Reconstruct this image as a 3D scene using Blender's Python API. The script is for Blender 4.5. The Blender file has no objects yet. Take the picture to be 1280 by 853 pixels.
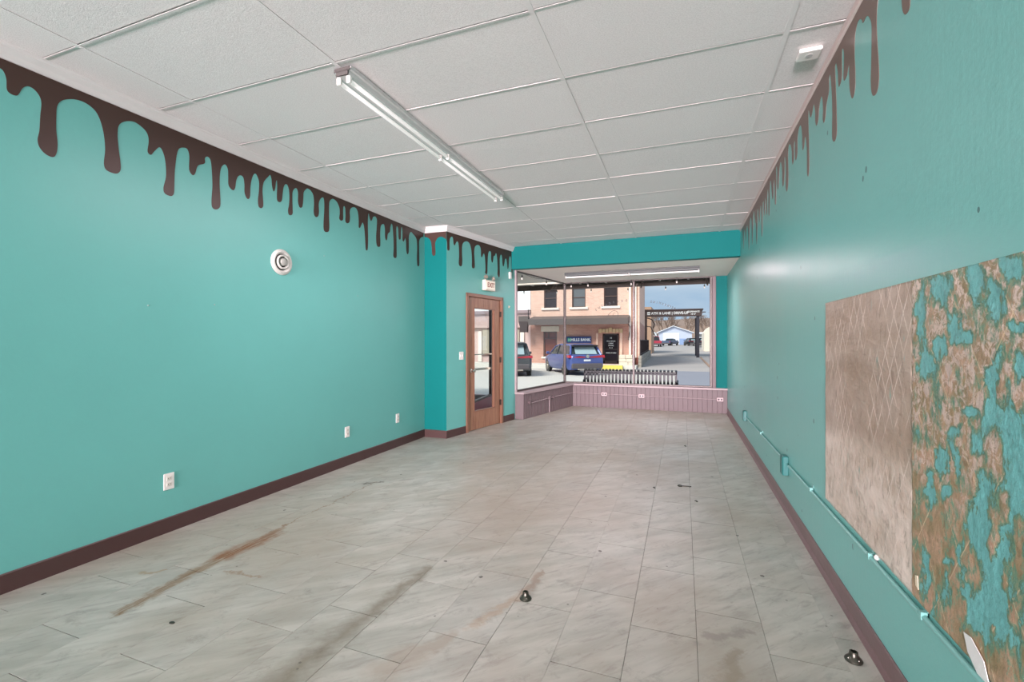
import bpy, bmesh, math, random
from mathutils import Vector, Matrix
from mathutils.geometry import tessellate_polygon
from mathutils import noise as mnoise
R = math.radians
PI = math.pi
random.seed(7)
SC = bpy.context.scene
COL = SC.collection

# ------------------------------------------------------------------ camera
FPX, TH, CY, CH = 571.65, 0.3575, 425.74, 1.370
cam_d = bpy.data.cameras.new('camera')
cam = bpy.data.objects.new('camera', cam_d); COL.objects.link(cam)
cam.location = (0, 0, CH); cam.rotation_euler = (PI/2, 0, TH)
cam_d.sensor_width = 36; cam_d.lens = 36*FPX/1280
cam_d.shift_y = -0.76/1280
cam_d.clip_start = .02; cam_d.clip_end = 800
SC.camera = cam
SC.view_settings.view_transform = 'Standard'; SC.view_settings.look = 'None'
SC.view_settings.gamma = 1; SC.view_settings.use_curve_mapping = False
SC.view_settings.exposure = 0.0

# ------------------------------------------------------------------ sky
W = bpy.data.worlds.new('sky'); SC.world = W; W.use_nodes = True
nt = W.node_tree; nt.nodes.clear()
def nd(nt, t, **k):
    n = nt.nodes.new(t)
    for a, b in k.items(): setattr(n, a, b)
    return n
o_ = nd(nt, 'ShaderNodeOutputWorld'); b_ = nd(nt, 'ShaderNodeBackground')
tc = nd(nt, 'ShaderNodeTexCoord'); mp = nd(nt, 'ShaderNodeMapping'); mp.inputs['Scale'].default_value = (1.5, 1.5, 5)
nz = nd(nt, 'ShaderNodeTexNoise'); nz.inputs['Scale'].default_value = 2.2; nz.inputs['Detail'].default_value = 5
cr = nd(nt, 'ShaderNodeValToRGB')
cr.color_ramp.elements[0].position = .38; cr.color_ramp.elements[0].color = (.36, .52, .72, 1)
cr.color_ramp.elements[1].position = .70; cr.color_ramp.elements[1].color = (.66, .74, .84, 1)
nt.links.new(tc.outputs['Generated'], mp.inputs[0]); nt.links.new(mp.outputs[0], nz.inputs[0])
nt.links.new(nz.outputs[0], cr.inputs[0]); nt.links.new(cr.outputs[0], b_.inputs[0]); nt.links.new(b_.outputs[0], o_.inputs[0])
b_.inputs[1].default_value = 1.05
sd = bpy.data.lights.new('sun', 'SUN'); sd.energy = 4.6; sd.angle = R(22); sd.color = (1, .95, .88)
sun = bpy.data.objects.new('sun', sd); COL.objects.link(sun)
sun.rotation_euler = Vector((-.35, -.62, .70)).to_track_quat('Z', 'Y').to_euler()

def area(name, loc, target, sx, sy, e, col=(1, 1, 1)):
    d = bpy.data.lights.new(name, 'AREA'); d.shape = 'RECTANGLE'; d.size = sx; d.size_y = sy; d.energy = e; d.color = col
    o = bpy.data.objects.new(name, d); COL.objects.link(o); o.location = loc
    o.rotation_euler = (Vector(loc)-Vector(target)).to_track_quat('Z', 'Y').to_euler(); return o
# fill light added behind the camera to brighten the room
LC = (1, .79, .855)      # warm lamps: the teal walls throw their colour back on everything
rl_ = area('rear_fill_light', (-1.3, -13.8, .95), (-1.3, 4.5, 4.6), 3.6, 1.6, 1330, LC); rl_.data.spread = R(78)
# ------------------------------------------------------------------ unprojection (image measurement -> metres)
c_, s_ = math.cos(TH), math.sin(TH)
def ray(px, py):
    u = (px-640)/FPX; v = -(py-CY)/FPX
    return Vector((u*c_-s_, u*s_+c_, v))
def at(px, py, ax, val):
    d = ray(px, py); o = Vector((0, 0, CH)); return o+d*((val-o[ax])/d[ax])
def pr(x, y, z):
    xc = x*c_+y*s_; zc = -x*s_+y*c_
    return 640+FPX*xc/zc, CY-FPX*(z-CH)/zc

# ------------------------------------------------------------------ material helpers
def lin(c):
    if isinstance(c, str):
        c = [int(c[i:i+2], 16)/255 for i in (0, 2, 4)]
    return tuple((x/12.92 if x <= .04045 else ((x+.055)/1.055)**2.4) for x in c)+(1,)
MATS = {}
def mat(name, col, rough=.6, metal=0., bump=0., bscale=60, vary=0., vscale=3., spec=None, emit=None, estr=0, stretch=None):
    """plain procedural material: colour varied by noise, fine relief by noise"""
    if name in MATS: return MATS[name]
    m = bpy.data.materials.new(name); m.use_nodes = True; t = m.node_tree
    p = t.nodes['Principled BSDF']; c = lin(col)
    p.inputs['Roughness'].default_value = rough; p.inputs['Metallic'].default_value = metal
    if spec is not None: p.inputs['Specular IOR Level'].default_value = spec
    p.inputs['Base Color'].default_value = c
    tc = nd(t, 'ShaderNodeTexCoord')
    src = tc.outputs['Object']
    if stretch:
        mp = nd(t, 'ShaderNodeMapping'); mp.inputs['Scale'].default_value = stretch
        t.links.new(src, mp.inputs[0]); src = mp.outputs[0]
    n = nd(t, 'ShaderNodeTexNoise'); n.inputs['Scale'].default_value = vscale; n.inputs['Detail'].default_value = 4
    t.links.new(src, n.inputs[0])
    mx = nd(t, 'ShaderNodeMix', data_type='RGBA'); v = max(vary, .04)
    mx.inputs[6].default_value = tuple(x*(1-v) for x in c[:3])+(1,)
    mx.inputs[7].default_value = tuple(min(1, x*(1+v)) for x in c[:3])+(1,)
    t.links.new(n.outputs[0], mx.inputs[0]); t.links.new(mx.outputs[2], p.inputs['Base Color'])
    if bump:
        n2 = nd(t, 'ShaderNodeTexNoise'); n2.inputs['Scale'].default_value = bscale; n2.inputs['Detail'].default_value = 3
        t.links.new(src, n2.inputs[0])
        b = nd(t, 'ShaderNodeBump'); b.inputs['Strength'].default_value = bump; b.inputs['Distance'].default_value = .004
        t.links.new(n2.outputs[0], b.inputs['Height']); t.links.new(b.outputs[0], p.inputs['Normal'])
    if emit:
        p.inputs['Emission Color'].default_value = lin(emit); p.inputs['Emission Strength'].default_value = estr
    MATS[name] = m; return m

class NG:
    """tiny node-maths helper"""
    def __init__(s, m): s.t = m.node_tree; s.p = s.t.nodes['Principled BSDF']
    def l(s, a, b): s.t.links.new(a, b)
    def pos(s): return nd(s.t, 'ShaderNodeNewGeometry').outputs['Position']
    def m(s, op, a, b=None, c=None, clamp=False):
        n = nd(s.t, 'ShaderNodeMath', operation=op); n.use_clamp = clamp
        for i, x in enumerate((a, b, c)):
            if x is None: continue
            if isinstance(x, (int, float)): n.inputs[i].default_value = x
            else: s.l(x, n.inputs[i])
        return n.outputs[0]
    def xyz(s, v):
        n = nd(s.t, 'ShaderNodeSeparateXYZ'); s.l(v, n.inputs[0]); return n.outputs
    def comb(s, x, y, z):
        n = nd(s.t, 'ShaderNodeCombineXYZ')
        for i, q in enumerate((x, y, z)):
            if isinstance(q, (int, float)): n.inputs[i].default_value = q
            else: s.l(q, n.inputs[i])
        return n.outputs[0]
    def map(s, v, sc=(1, 1, 1), rot=(0, 0, 0), loc=(0, 0, 0)):
        # rotate first (node 1), then scale (node 2)
        n = nd(s.t, 'ShaderNodeMapping'); n.inputs['Rotation'].default_value = rot; n.inputs['Location'].default_value = loc
        s.l(v, n.inputs[0]); n2 = nd(s.t, 'ShaderNodeMapping'); n2.inputs['Scale'].default_value = sc
        s.l(n.outputs[0], n2.inputs[0]); return n2.outputs[0]
    def noise(s, v, sc=5, det=4, rough=.5, dist=0, col=False):
        n = nd(s.t, 'ShaderNodeTexNoise'); n.inputs['Scale'].default_value = sc; n.inputs['Detail'].default_value = det
        n.inputs['Roughness'].default_value = rough; n.inputs['Distortion'].default_value = dist
        s.l(v, n.inputs[0]); return n.outputs[1 if col else 0]
    def ramp(s, v, stops):
        n = nd(s.t, 'ShaderNodeValToRGB'); e = n.color_ramp.elements
        while len(e) < len(stops): e.new(.5)
        for i, (p, c) in enumerate(stops):
            e[i].position = p; e[i].color = (c, c, c, 1) if isinstance(c, (int, float)) else lin(c)
        s.l(v, n.inputs[0]); return n.outputs[0]
    def mix(s, f, a, b, mode='MIX'):
        n = nd(s.t, 'ShaderNodeMix', data_type='RGBA', blend_type=mode)
        for i, x in ((0, f), (6, a), (7, b)):
            if isinstance(x, (int, float)): n.inputs[i].default_value = x if i == 0 else (x, x, x, 1)
            elif isinstance(x, str): n.inputs[i].default_value = lin(x)
            elif isinstance(x, tuple): n.inputs[i].default_value = x
            else: s.l(x, n.inputs[i])
        return n.outputs[2]
    def bump(s, h, st=.3, d=.005, prev=None):
        n = nd(s.t, 'ShaderNodeBump'); n.inputs['Strength'].default_value = st; n.inputs['Distance'].default_value = d
        s.l(h, n.inputs['Height'])
        if prev is not None: s.l(prev, n.inputs['Normal'])
        return n.outputs[0]
    def voro(s, v, sc, feature='F1'):
        n = nd(s.t, 'ShaderNodeTexVoronoi', feature=feature); n.inputs['Scale'].default_value = sc; s.l(v, n.inputs[0]); return n.outputs[0]
def newmat(name, rough=.6, metal=0):
    m = bpy.data.materials.new(name); m.use_nodes = True; MATS[name] = m
    g = NG(m); g.p.inputs['Roughness'].default_value = rough; g.p.inputs['Metallic'].default_value = metal
    return m, g

# ------------------------------------------------------------------ mesh helpers
class MB:
    def __init__(s): s.v = []; s.f = []; s.mi = []; s.cur = 0
    def add(s, vs, fs):
        o = len(s.v); s.v += [tuple(v) for v in vs]; s.f += [tuple(o+i for i in f) for f in fs]; s.mi += [s.cur]*len(fs); return s
    def box(s, x0, x1, y0, y1, z0, z1, M=None):
        vs = [Vector((x, y, z)) for z in (z0, z1) for y in (y0, y1) for x in (x0, x1)]
        if M is not None: vs = [M@v for v in vs]
        return s.add(vs, [(0, 2, 3, 1), (4, 5, 7, 6), (0, 1, 5, 4), (2, 6, 7, 3), (0, 4, 6, 2), (1, 3, 7, 5)])
    def cbox(s, x0, x1, y0, y1, z0, z1, b=.004, M=None):
        """box with bevelled long edges (octagonal prism along the longest axis with inset ends)"""
        d = (x1-x0, y1-y0, z1-z0); ax = d.index(max(d)); b = min(b, *(q/3 for q in d))
        lo = [x0, y0, z0]; hi = [x1, y1, z1]; a1, a2 = [i for i in range(3) if i != ax]
        def ring(t, ins):
            L = lo[a1]+ins; H = hi[a1]-ins; l2 = lo[a2]+ins; h2 = hi[a2]-ins
            pts = [(L+b, l2), (H-b, l2), (H, l2+b), (H, h2-b), (H-b, h2), (L+b, h2), (L, h2-b), (L, l2+b)]
            out = []
            for p in pts:
                q = [0, 0, 0]; q[ax] = t; q[a1] = p[0]; q[a2] = p[1]; out.append(Vector(q))
            return out
        rs = [ring(lo[ax], b*.7), ring(lo[ax]+b, 0), ring(hi[ax]-b, 0), ring(hi[ax], b*.7)]
        vs = [p for r in rs for p in r]
        if M is not None: vs = [M@v for v in vs]
        fs = [tuple(range(7, -1, -1)), tuple(range(24, 32))]
        for k in range(3):
            for i in range(8): fs.append((k*8+i, k*8+(i+1) % 8, (k+1)*8+(i+1) % 8, (k+1)*8+i))
        if ax == 1: fs = [tuple(reversed(f)) for f in fs]
        return s.add(vs, fs)
    def lathe(s, prof, n=20, M=None, cap=True):
        """prof = [(radius, height)] about local z"""
        vs = []; fs = []
        for r, h in prof:
            for i in range(n): a = 2*PI*i/n; vs.append(Vector((r*math.cos(a), r*math.sin(a), h)))
        for k in range(len(prof)-1):
            for i in range(n): fs.append((k*n+i, k*n+(i+1) % n, (k+1)*n+(i+1) % n, (k+1)*n+i))
        if cap: fs.append(tuple(range(n-1, -1, -1))); fs.append(tuple((len(prof)-1)*n+i for i in range(n)))
        if M is not None: vs = [M@v for v in vs]
        return s.add(vs, fs)
    def tube(s, pts, r, n=8, r1=None):
        pts = [Vector(p) for p in pts]; vs = []; fs = []; N = len(pts)
        up = Vector((0, 0, 1))
        for k, p in enumerate(pts):
            d = (pts[min(k+1, N-1)]-pts[max(k-1, 0)]).normalized()
            a = d.cross(up) if abs(d.z) < .95 else d.cross(Vector((1, 0, 0)))
            a.normalize(); b = a.cross(d).normalized()
            rr = r if r1 is None else r+(r1-r)*k/(N-1)
            for i in range(n): t = 2*PI*i/n; vs.append(p+a*(rr*math.cos(t))+b*(rr*math.sin(t)))
        for k in range(N-1):
            for i in range(n): fs.append((k*n+i, (k+1)*n+i, (k+1)*n+(i+1) % n, k*n+(i+1) % n))
        fs.append(tuple(range(n))); fs.append(tuple((N-1)*n+i for i in range(n-1, -1, -1)))
        return s.add(vs, fs)
    def prism(s, poly, M, h):
        """polygon in local xy extruded to z=h"""
        n = len(poly); tri = tessellate_polygon([[Vector((p[0], p[1], 0)) for p in poly]])
        vs = [M@Vector((p[0], p[1], 0)) for p in poly]+[M@Vector((p[0], p[1], h)) for p in poly]
        ar = sum(poly[i][0]*poly[(i+1) % n][1]-poly[(i+1) % n][0]*poly[i][1] for i in range(n))
        fs = []
        for a, b, c in tri:
            t = (poly[b][0]-poly[a][0])*(poly[c][1]-poly[a][1])-(poly[c][0]-poly[a][0])*(poly[b][1]-poly[a][1])
            if t < 0: b, c = c, b
            fs.append((a, c, b)); fs.append((n+a, n+b, n+c))
        for i in range(n):
            j = (i+1) % n
            fs.append((i, j, n+j, n+i) if ar > 0 else (j, i, n+i, n+j))
        return s.add(vs, fs)
    def loft(s, rings, caps=True):
        n = len(rings[0]); vs = [v for r in rings for v in r]; fs = []
        for k in range(len(rings)-1):
            for i in range(n): fs.append((k*n+i, k*n+(i+1) % n, (k+1)*n+(i+1) % n, (k+1)*n+i))
        if caps: fs.append(tuple(range(n-1, -1, -1))); fs.append(tuple((len(rings)-1)*n+i for i in range(n)))
        return s.add(vs, fs)
    def build(s, name, m, parent=None, loc=None, smooth=False, label=None, kind=None, mats=None, fix=False):
        me = bpy.data.meshes.new(name); me.from_pydata(s.v, [], s.f)
        for mm in ([m] if mats is None else mats): me.materials.append(mm)
        if mats: me.polygons.foreach_set('material_index', s.mi)
        if fix:
            bm = bmesh.new(); bm.from_mesh(me); bmesh.ops.recalc_face_normals(bm, faces=bm.faces); bm.to_mesh(me); bm.free()
        me.validate()
        if smooth:
            me.polygons.foreach_set('use_smooth', [True]*len(me.polygons))
            try: me.set_sharp_from_angle(angle=R(40))
            except Exception: pass
        o = bpy.data.objects.new(name, me); COL.objects.link(o)
        if parent: o.parent = parent
        if loc: o.location = loc
        if label: o['label'] = label
        if kind: o['kind'] = kind
        return o
def inst(o, name, parent, loc=None, rot=None):
    c = bpy.data.objects.new(name, o.data); COL.objects.link(c); c.parent = parent
    if loc: c.location = loc
    if rot: c.rotation_euler = rot
    return c
def thing(name, label, cat, loc=(0, 0, 0), rz=0, group=None):
    o = bpy.data.objects.new(name, None); COL.objects.link(o); o.location = loc; o.rotation_euler = (0, 0, rz)
    o['label'] = label; o['category'] = cat
    if group: o['group'] = group
    o.empty_display_size = .1; return o
def tag(o, label, cat, group=None):
    o['label'] = label; o['category'] = cat
    if group: o['group'] = group
    return o
def sempty(name, loc=(0, 0, 0), rz=0):
    o = bpy.data.objects.new(name, None); COL.objects.link(o); o.location = loc; o.rotation_euler = (0, 0, rz); o['kind'] = 'structure'; return o
def text(name, body, size, m, parent, M, ext=.002, sx=1., align='CENTER', bold=0.0):
    cu = bpy.data.curves.new(name, 'FONT'); cu.body = body; cu.size = size; cu.extrude = ext; cu.align_x = align; cu.align_y = 'CENTER'
    cu.offset = bold; cu.resolution_u = 2
    t = bpy.data.objects.new(name, cu); COL.objects.link(t)
    dg = bpy.context.evaluated_depsgraph_get(); me = bpy.data.meshes.new_from_object(t.evaluated_get(dg)); bpy.data.objects.remove(t)
    me.transform(Matrix.Diagonal((sx, 1, 1, 1))); me.transform(M); me.materials.clear(); me.materials.append(m); me.name = name
    o = bpy.data.objects.new(name, me); COL.objects.link(o)
    if parent: o.parent = parent
    return o
def T(*a): return Matrix.Translation(a)
def RX(a): return Matrix.Rotation(a, 4, 'X')
def RY(a): return Matrix.Rotation(a, 4, 'Y')
def RZ(a): return Matrix.Rotation(a, 4, 'Z')

# ------------------------------------------------------------------ room measures
XL, XR, ZC = -3.443, .780, 2.970
YB, YS, YK, YG = -14.0, 7.35, 9.40, 9.50      # back, soffit, kick wall, glass
ZB = 2.590                                     # bay ceiling
P0 = Vector((-3.090, 5.660)); P1 = Vector((-2.735, 7.450))
DW = (P1-P0).normalized(); AW = math.atan2(DW.y, DW.x)
LW = (P1-P0).length
MW = T(P0.x, P0.y, 0)@RZ(AW)      # local x runs along the angled wall, local -y faces the room

# ------------------------------------------------------------------ surface materials
def paint(name, base, rough, streak=0., worn=0.):
    m, g = newmat(name, rough)
    p = g.pos()
    n1 = g.noise(p, 1.1, 5, .6)
    c = lin(base)
    col = g.mix(n1, tuple(x*.93 for x in c[:3])+(1,), tuple(min(1, x*1.07) for x in c[:3])+(1,))
    f = g.noise(p, 240, 2); h = g.noise(p, 45, 4)
    b = g.bump(f, .10, .002); b = g.bump(h, .16+.05*worn, .003, b)
    if streak:
        v = g.map(p, (9, 9, .9)); s = g.noise(v, 2.2, 5, .65)
        b = g.bump(s, streak, .006, b)
    if worn:
        # knocked dents and scuffs in the paint
        vo = g.voro(g.map(p, (1, 1, .75)), 5.5); sp = g.m('LESS_THAN', vo, .065)
        gate = g.m('GREATER_THAN', g.noise(p, 2.3, 2), .46)
        sp = g.m('MULTIPLY', sp, gate)
        col = g.mix(g.m('MULTIPLY', sp, .8), col, '1f4a48')
        fl = g.ramp(g.noise(g.map(p, (60, 60, 14)), 1.6, 6, .7), [(.66, 0), (.72, 1)])
        gate2 = g.ramp(g.noise(p, 1.7, 3), [(.50, 0), (.62, 1)])
        fl = g.m('MULTIPLY', fl, gate2)
        col = g.mix(g.m('MULTIPLY', fl, .45), col, 'c4d6d2')
        rr = g.m('ADD', g.m('MULTIPLY', n1, .18), rough-.07); g.l(rr, g.p.inputs['Roughness'])
    g.l(col, g.p.inputs['Base Color']); g.l(b, g.p.inputs['Normal'])
    return m
m_wall = paint('teal_wall_paint', '67b2aa', .42)
m_wallR = paint('teal_glossy_worn_paint', '6fb1aa', .33, .12, 1.)
m_dark = paint('shade_deepened_teal_paint', '006f6c', .6); m_dark.node_tree.nodes['Principled BSDF'].inputs['Specular IOR Level'].default_value = .15  # wall teal darkened: shade on camera-facing walls put into the colour
m_pink = mat('mauve_paint', '6e6163', .5, bump=.12, bscale=90)
m_pinkt = mat('pale_mauve_trim_paint', 'a39596', .45, bump=.1)
m_white = mat('white_trim_paint', 'd2d3d0', .5, bump=.06)
m_cream = mat('cream_bay_ceiling_paint', 'f3eae0', .6, bump=.15, bscale=30)
m_base = mat('dark_brown_vinyl_base', '4a3432', .4, bump=.08, vary=.15)
m_baseR = mat('worn_brown_vinyl_base', '6d5858', .38, bump=.15, vary=.2, vscale=9)
m_choc = mat('chocolate_brown_vinyl', '3f2a22', .42)
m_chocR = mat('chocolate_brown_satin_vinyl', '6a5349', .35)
m_grid = mat('ceiling_grid_white', 'e2e2df', .5)
m_cross = mat('ceiling_cross_rail_white', 'd2d2ce', .7)
m_blk = mat('black_void', '15110f', .8)
# ceiling board
m_tile, g = newmat('fissured_ceiling_board', .85)
p = g.pos(); oi = nd(g.t, 'ShaderNodeObjectInfo')
f = g.noise(g.map(p, (60, 110, 60)), 2.2, 3, .6); f2 = g.noise(p, 1.3, 3)
base = g.mix(f2, 'e6e6e4', 'eeeeeb'); base = g.mix(g.m('MULTIPLY', oi.outputs['Random'], .35), base, 'e2e1de')
base = g.mix(g.ramp(f, [(.40, .30), (.56, 0)]), base, 'b0b0ad')
g.l(base, g.p.inputs['Base Color']); g.l(g.bump(f, .35, .003), g.p.inputs['Normal'])
# floor tile: marble print, random per tile, grime and stains at fixed places
m_floor, g = newmat('marble_print_floor_tile', .38)
p = g.pos(); oi = nd(g.t, 'ShaderNodeObjectInfo'); x, y, z = g.xyz(p)
rnd = oi.outputs['Random']
pv = g.comb(g.m('ADD', x, g.m('MULTIPLY', rnd, 17.)), g.m('ADD', y, g.m('MULTIPLY', rnd, 31.)), 0)
v1 = g.noise(g.map(pv, (1.2, 5.5, 1), (0, 0, R(-40))), 1.6, 6, .62, .4)
v2 = g.noise(g.map(pv, (2.5, 14, 1), (0, 0, R(-48))), 1.7, 7, .7, .3)
col = g.mix(g.ramp(v1, [(.36, 0), (.62, 1)]), '9fa096', 'b8b8ae')
col = g.mix(g.ramp(v2, [(.34, .7), (.47, 0)]), col, '8d8b84')
col = g.mix(g.m('MULTIPLY', rnd, .12), col, 'a5a8a8')
big = g.noise(g.map(p, (1, .8, 1)), .9, 4, .6)
col = g.mix(g.ramp(big, [(.42, 0), (.62, .6)]), col, '968b7a')
gr = g.noise(p, 7, 8, .75)
col = g.mix(g.ramp(gr, [(.56, 0), (.70, .55)]), col, '7d7a72')
gl_ = g.noise(g.map(p, (26, 5, 1), (0, 0, R(30))), 1.2, 7, .75)
col = g.mix(g.ramp(gl_, [(.60, 0), (.72, .5)]), col, '6c675e')
pn = g.comb(g.m('ADD', x, g.m('MULTIPLY', g.m('SUBTRACT', g.noise(p, 9, 5, .7), .5), .16)), g.m('ADD', y, g.m('MULTIPLY', g.m('SUBTRACT', g.noise(p, 5, 4, .7), .5), .2)), 0)
def segmask(pts, w0, w1, soft=.5, src=None):
    """1 inside a wobbly stroke from pts[0] to pts[1], falling off to its edge"""
    (ax, ay), (bx, by) = pts; L = math.hypot(bx-ax, by-ay); ux, uy = (bx-ax)/L, (by-ay)/L
    X, Y, _ = g.xyz(src if src is not None else pn)
    dx = g.m('SUBTRACT', X, ax); dy = g.m('SUBTRACT', Y, ay)
    t = g.m('ADD', g.m('MULTIPLY', dx, ux), g.m('MULTIPLY', dy, uy))
    n = g.m('ABSOLUTE', g.m('ADD', g.m('MULTIPLY', dx, -uy), g.m('MULTIPLY', dy, ux)))
    tc_ = g.m('MULTIPLY', t, 1/L, clamp=True)
    over = g.m('ABSOLUTE', g.m('SUBTRACT', t, g.m('MULTIPLY', tc_, L)))
    d = g.m('SQRT', g.m('ADD', g.m('MULTIPLY', n, n), g.m('MULTIPLY', over, over)))
    w = g.m('ADD', w0, g.m('MULTIPLY', tc_, w1-w0))
    return g.m('MULTIPLY', g.m('SUBTRACT', 1, g.m('DIVIDE', d, w)), 1/soft, clamp=True)
fib = g.ramp(g.noise(g.map(p, (70, 4, 1)), 1.3, 8, .75), [(.38, .15), (.56, 1)])
S = [(((-2.66, 1.47), (-2.73, 2.10)), .050, .060, '7c6040', 1.), (((-2.73, 2.10), (-2.70, 2.42)), .11, .07, '7d4716', 1.),
     (((-2.72, 2.38), (-2.76, 2.60)), .05, .015, '7c5a3a', .9), (((-2.76, 2.60), (-2.785, 3.70)), .010, .008, '7a6148', .9),
     (((-2.55, 1.92), (-2.28, 1.99)), .022, .012, '85694a', .8), (((-2.84, 3.60), (-2.74, 3.70)), .03, .035, '4c4238', .8),
     (((-.94, 1.97), (-.80, 2.36)), .045, .03, 'a1805c', .4), (((-.80, 2.36), (-.78, 2.62)), .05, .02, '8f7663', .6),
     (((-2.98, 1.75), (-2.90, 1.82)), .03, .02, '93805f', .7), (((-1.15, 1.60), (-1.0, 1.9)), .12, .05, '94826e', .45),
     (((.17, 1.95), (.22, 2.25)), .07, .03, '837a66', .6), (((.10, 2.30), (.28, 2.40)), .03, .03, '77726a', .5)]
for i_, (pts, w0, w1, c, k) in enumerate(S):
    sm_ = g.m('MULTIPLY', segmask(pts, w0, w1, .7), k)
    col = g.mix(g.m('MULTIPLY', sm_, fib) if i_ < 6 else sm_, col, c)
# long soft dirt smear in front of the camera
col = g.mix(g.m('MULTIPLY', segmask(((-1.52, 1.25), (-1.43, 2.40)), .14, .05, 1.), .65), col, '6b5f49')
col = g.mix(g.m('MULTIPLY', segmask(((-1.6, 3.0), (-.6, 4.4)), .6, .9, 1.), .25), col, 'a1958a')
vo = g.voro(g.map(p, (1, 1, 1)), 3.1); sp = g.m('LESS_THAN', g.m('ADD', vo, g.m('MULTIPLY', g.noise(p, 60, 2), .05)), .062)
col = g.mix(g.m('MULTIPLY', sp, .8), col, '3a352e')
vo = g.voro(p, 9.7); sp = g.m('MULTIPLY', g.m('LESS_THAN', vo, .06), g.m('GREATER_THAN', g.noise(p, 1.6, 2), .52))
col = g.mix(g.m('MULTIPLY', sp, .6), col, '47423b')
g.l(col, g.p.inputs['Base Color'])
g.l(g.m('ADD', .30, g.m('MULTIPLY', gr, .22)), g.p.inputs['Roughness'])
g.l(g.bump(gr, .08, .002), g.p.inputs['Normal'])

m_oak, g = newmat('warm_oak_veneer', .42)
tcn = nd(g.t, 'ShaderNodeTexCoord').outputs['Object']
gn = g.noise(g.map(tcn, (14, 14, 1.3)), 2.2, 6, .6, .5)
g.l(g.mix(g.ramp(gn, [(.3, 0), (.7, 1)]), '7f5a46', 'a67d63'), g.p.inputs['Base Color']); g.l(g.bump(gn, .1, .002), g.p.inputs['Normal'])
m_oakd = mat('oak_casing', '8a6450', .42, vary=.12, vscale=6, bump=.08)
m_glass, g = newmat('window_glass', .02)
g.t.nodes.remove(g.p)
tr = nd(g.t, 'ShaderNodeBsdfTransparent'); tr.inputs[0].default_value = (.95, .965, .96, 1)
gs = nd(g.t, 'ShaderNodeBsdfGlossy'); gs.inputs['Roughness'].default_value = .01
lw = nd(g.t, 'ShaderNodeLayerWeight'); lw.inputs['Blend'].default_value = .5
fr = g.m('MULTIPLY', g.m('POWER', lw.outputs['Facing'], 4.), .35)
ms = nd(g.t, 'ShaderNodeMixShader'); g.l(fr, ms.inputs[0]); g.l(tr.outputs[0], ms.inputs[1]); g.l(gs.outputs[0], ms.inputs[2])
g.l(ms.outputs[0], g.t.nodes['Material Output'].inputs[0])
m_alu = mat('bronze_window_frame', '4c4744', .4, .35, bump=.05)
m_chrome = mat('satin_nickel', 'c8c2b8', .25, .9)
m_steel = mat('painted_steel_conduit', '7ab5af', .35, .1, bump=.05)
m_plastic = mat('white_plastic', 'e6e6e0', .35)
m_black = mat('black_plastic', '1b1b1c', .4)
m_void = mat('shadowy_channel_end', '4c4a47', .7)
m_fixt = mat('white_enamel_fixture', 'cfd2d0', .35, .1)
m_tube = mat('frosted_lamp_tube', 'e9edec', .25, emit='fff6f0', estr=.35)
m_tubeon = mat('lit_lamp_tube', 'ffffff', .3, emit='fff6ea', estr=5.0)

# ------------------------------------------------------------------ structure: shell
def sbox(name, m, *b, label=None, parent=None):
    mb = MB()
    for q in b: mb.box(*q)
    o = mb.build(name, m, parent)
    if parent is None: o['kind'] = 'structure'
    if label: o['label'] = label
    return o
floor = sbox('floor', m_blk, (-3.7, XR+.1, YB, YK+.25, -.12, -.006), (-3.7, XR+.1, YB, .40, -.0061, .0))
floor.data.materials.append(m_floor)
for pl in floor.data.polygons:
    if pl.index >= 6: pl.material_index = 1
tiles = {}
X0, TWD, TLN = .06, .2955, .612
k = -12
while X0+k*TWD < XR:
    xa, xb = max(X0+k*TWD, XL), min(X0+(k+1)*TWD, XR)
    if xb-xa > .01:
        ph = 1.885 if k % 2 == 0 else 2.262
        j = -4
        while ph+j*TLN < YK:
            ya, yb = max(ph+j*TLN, .40), min(ph+(j+1)*TLN, YK)
            if yb-ya > .02:
                # the left wall stands further in beyond the corner
                key = (round(xb-xa, 3), round(yb-ya, 3))
                if key not in tiles:
                    w, l = key; gx, gy = .0005, .0014
                    tiles[key] = MB().cbox(gx, w-gx, gy, l-gy, -.006, 0, .0006).build('floor_tile', m_floor, floor, (xa, ya, 0))
                    o = tiles[key]
                else: o = inst(tiles[key], 'floor_tile', floor, (xa, ya, 0))
                o.location.z = random.uniform(-.0004, .0002)
            j += 1
    k += 1

wl = sbox('wall_left', m_wall, (XL-.15, XL, YB, 5.66, 0, 3.05))
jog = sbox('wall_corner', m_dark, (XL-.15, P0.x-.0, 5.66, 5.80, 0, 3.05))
wr = sbox('wall_right', m_wallR, (XR, XR+.15, YB, YG+.2, -.2, 3.05))
# unseen rear wall, its wide opening made up for the fill light
sbox('wall_back', m_wall, (XL-.15, XR+.15, YB-.15, YB, 0, .3), (XL-.15, XR+.15, YB-.15, YB, 2.7, 3.05), (XL-.15, -3.1, YB-.15, YB, .3, 2.7), (.5, XR+.15, YB-.15, YB, .3, 2.7))
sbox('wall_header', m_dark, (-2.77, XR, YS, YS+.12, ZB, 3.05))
mb = MB().box(-2.75, XR-.001, YS-.008, YS, ZB, ZB+.085); hd = mb.build('header_board', m_dark, bpy.data.objects['wall_header'])
for xx in (-2.1, -1.2, -.05): MB().box(xx, xx+.006, YS-.003, YS, ZB+.09, ZC-.002).build('panel_joint', m_dark, bpy.data.objects['wall_header'])
# angled wall with its door opening, in local coordinates along the wall
DA, DB, DH = .495, 1.385, 2.025
wd = MB()
for q in ((0, DA-.03, 0, .12, 0, 3.05), (DB+.03, LW+.03, 0, .12, 0, 3.05), (DA-.03, DB+.03, 0, .12, DH+.03, 3.05)): wd.box(*q)
wd = wd.build('wall_door', m_wall); wd.matrix_world = MW; wd['kind'] = 'structure'
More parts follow.
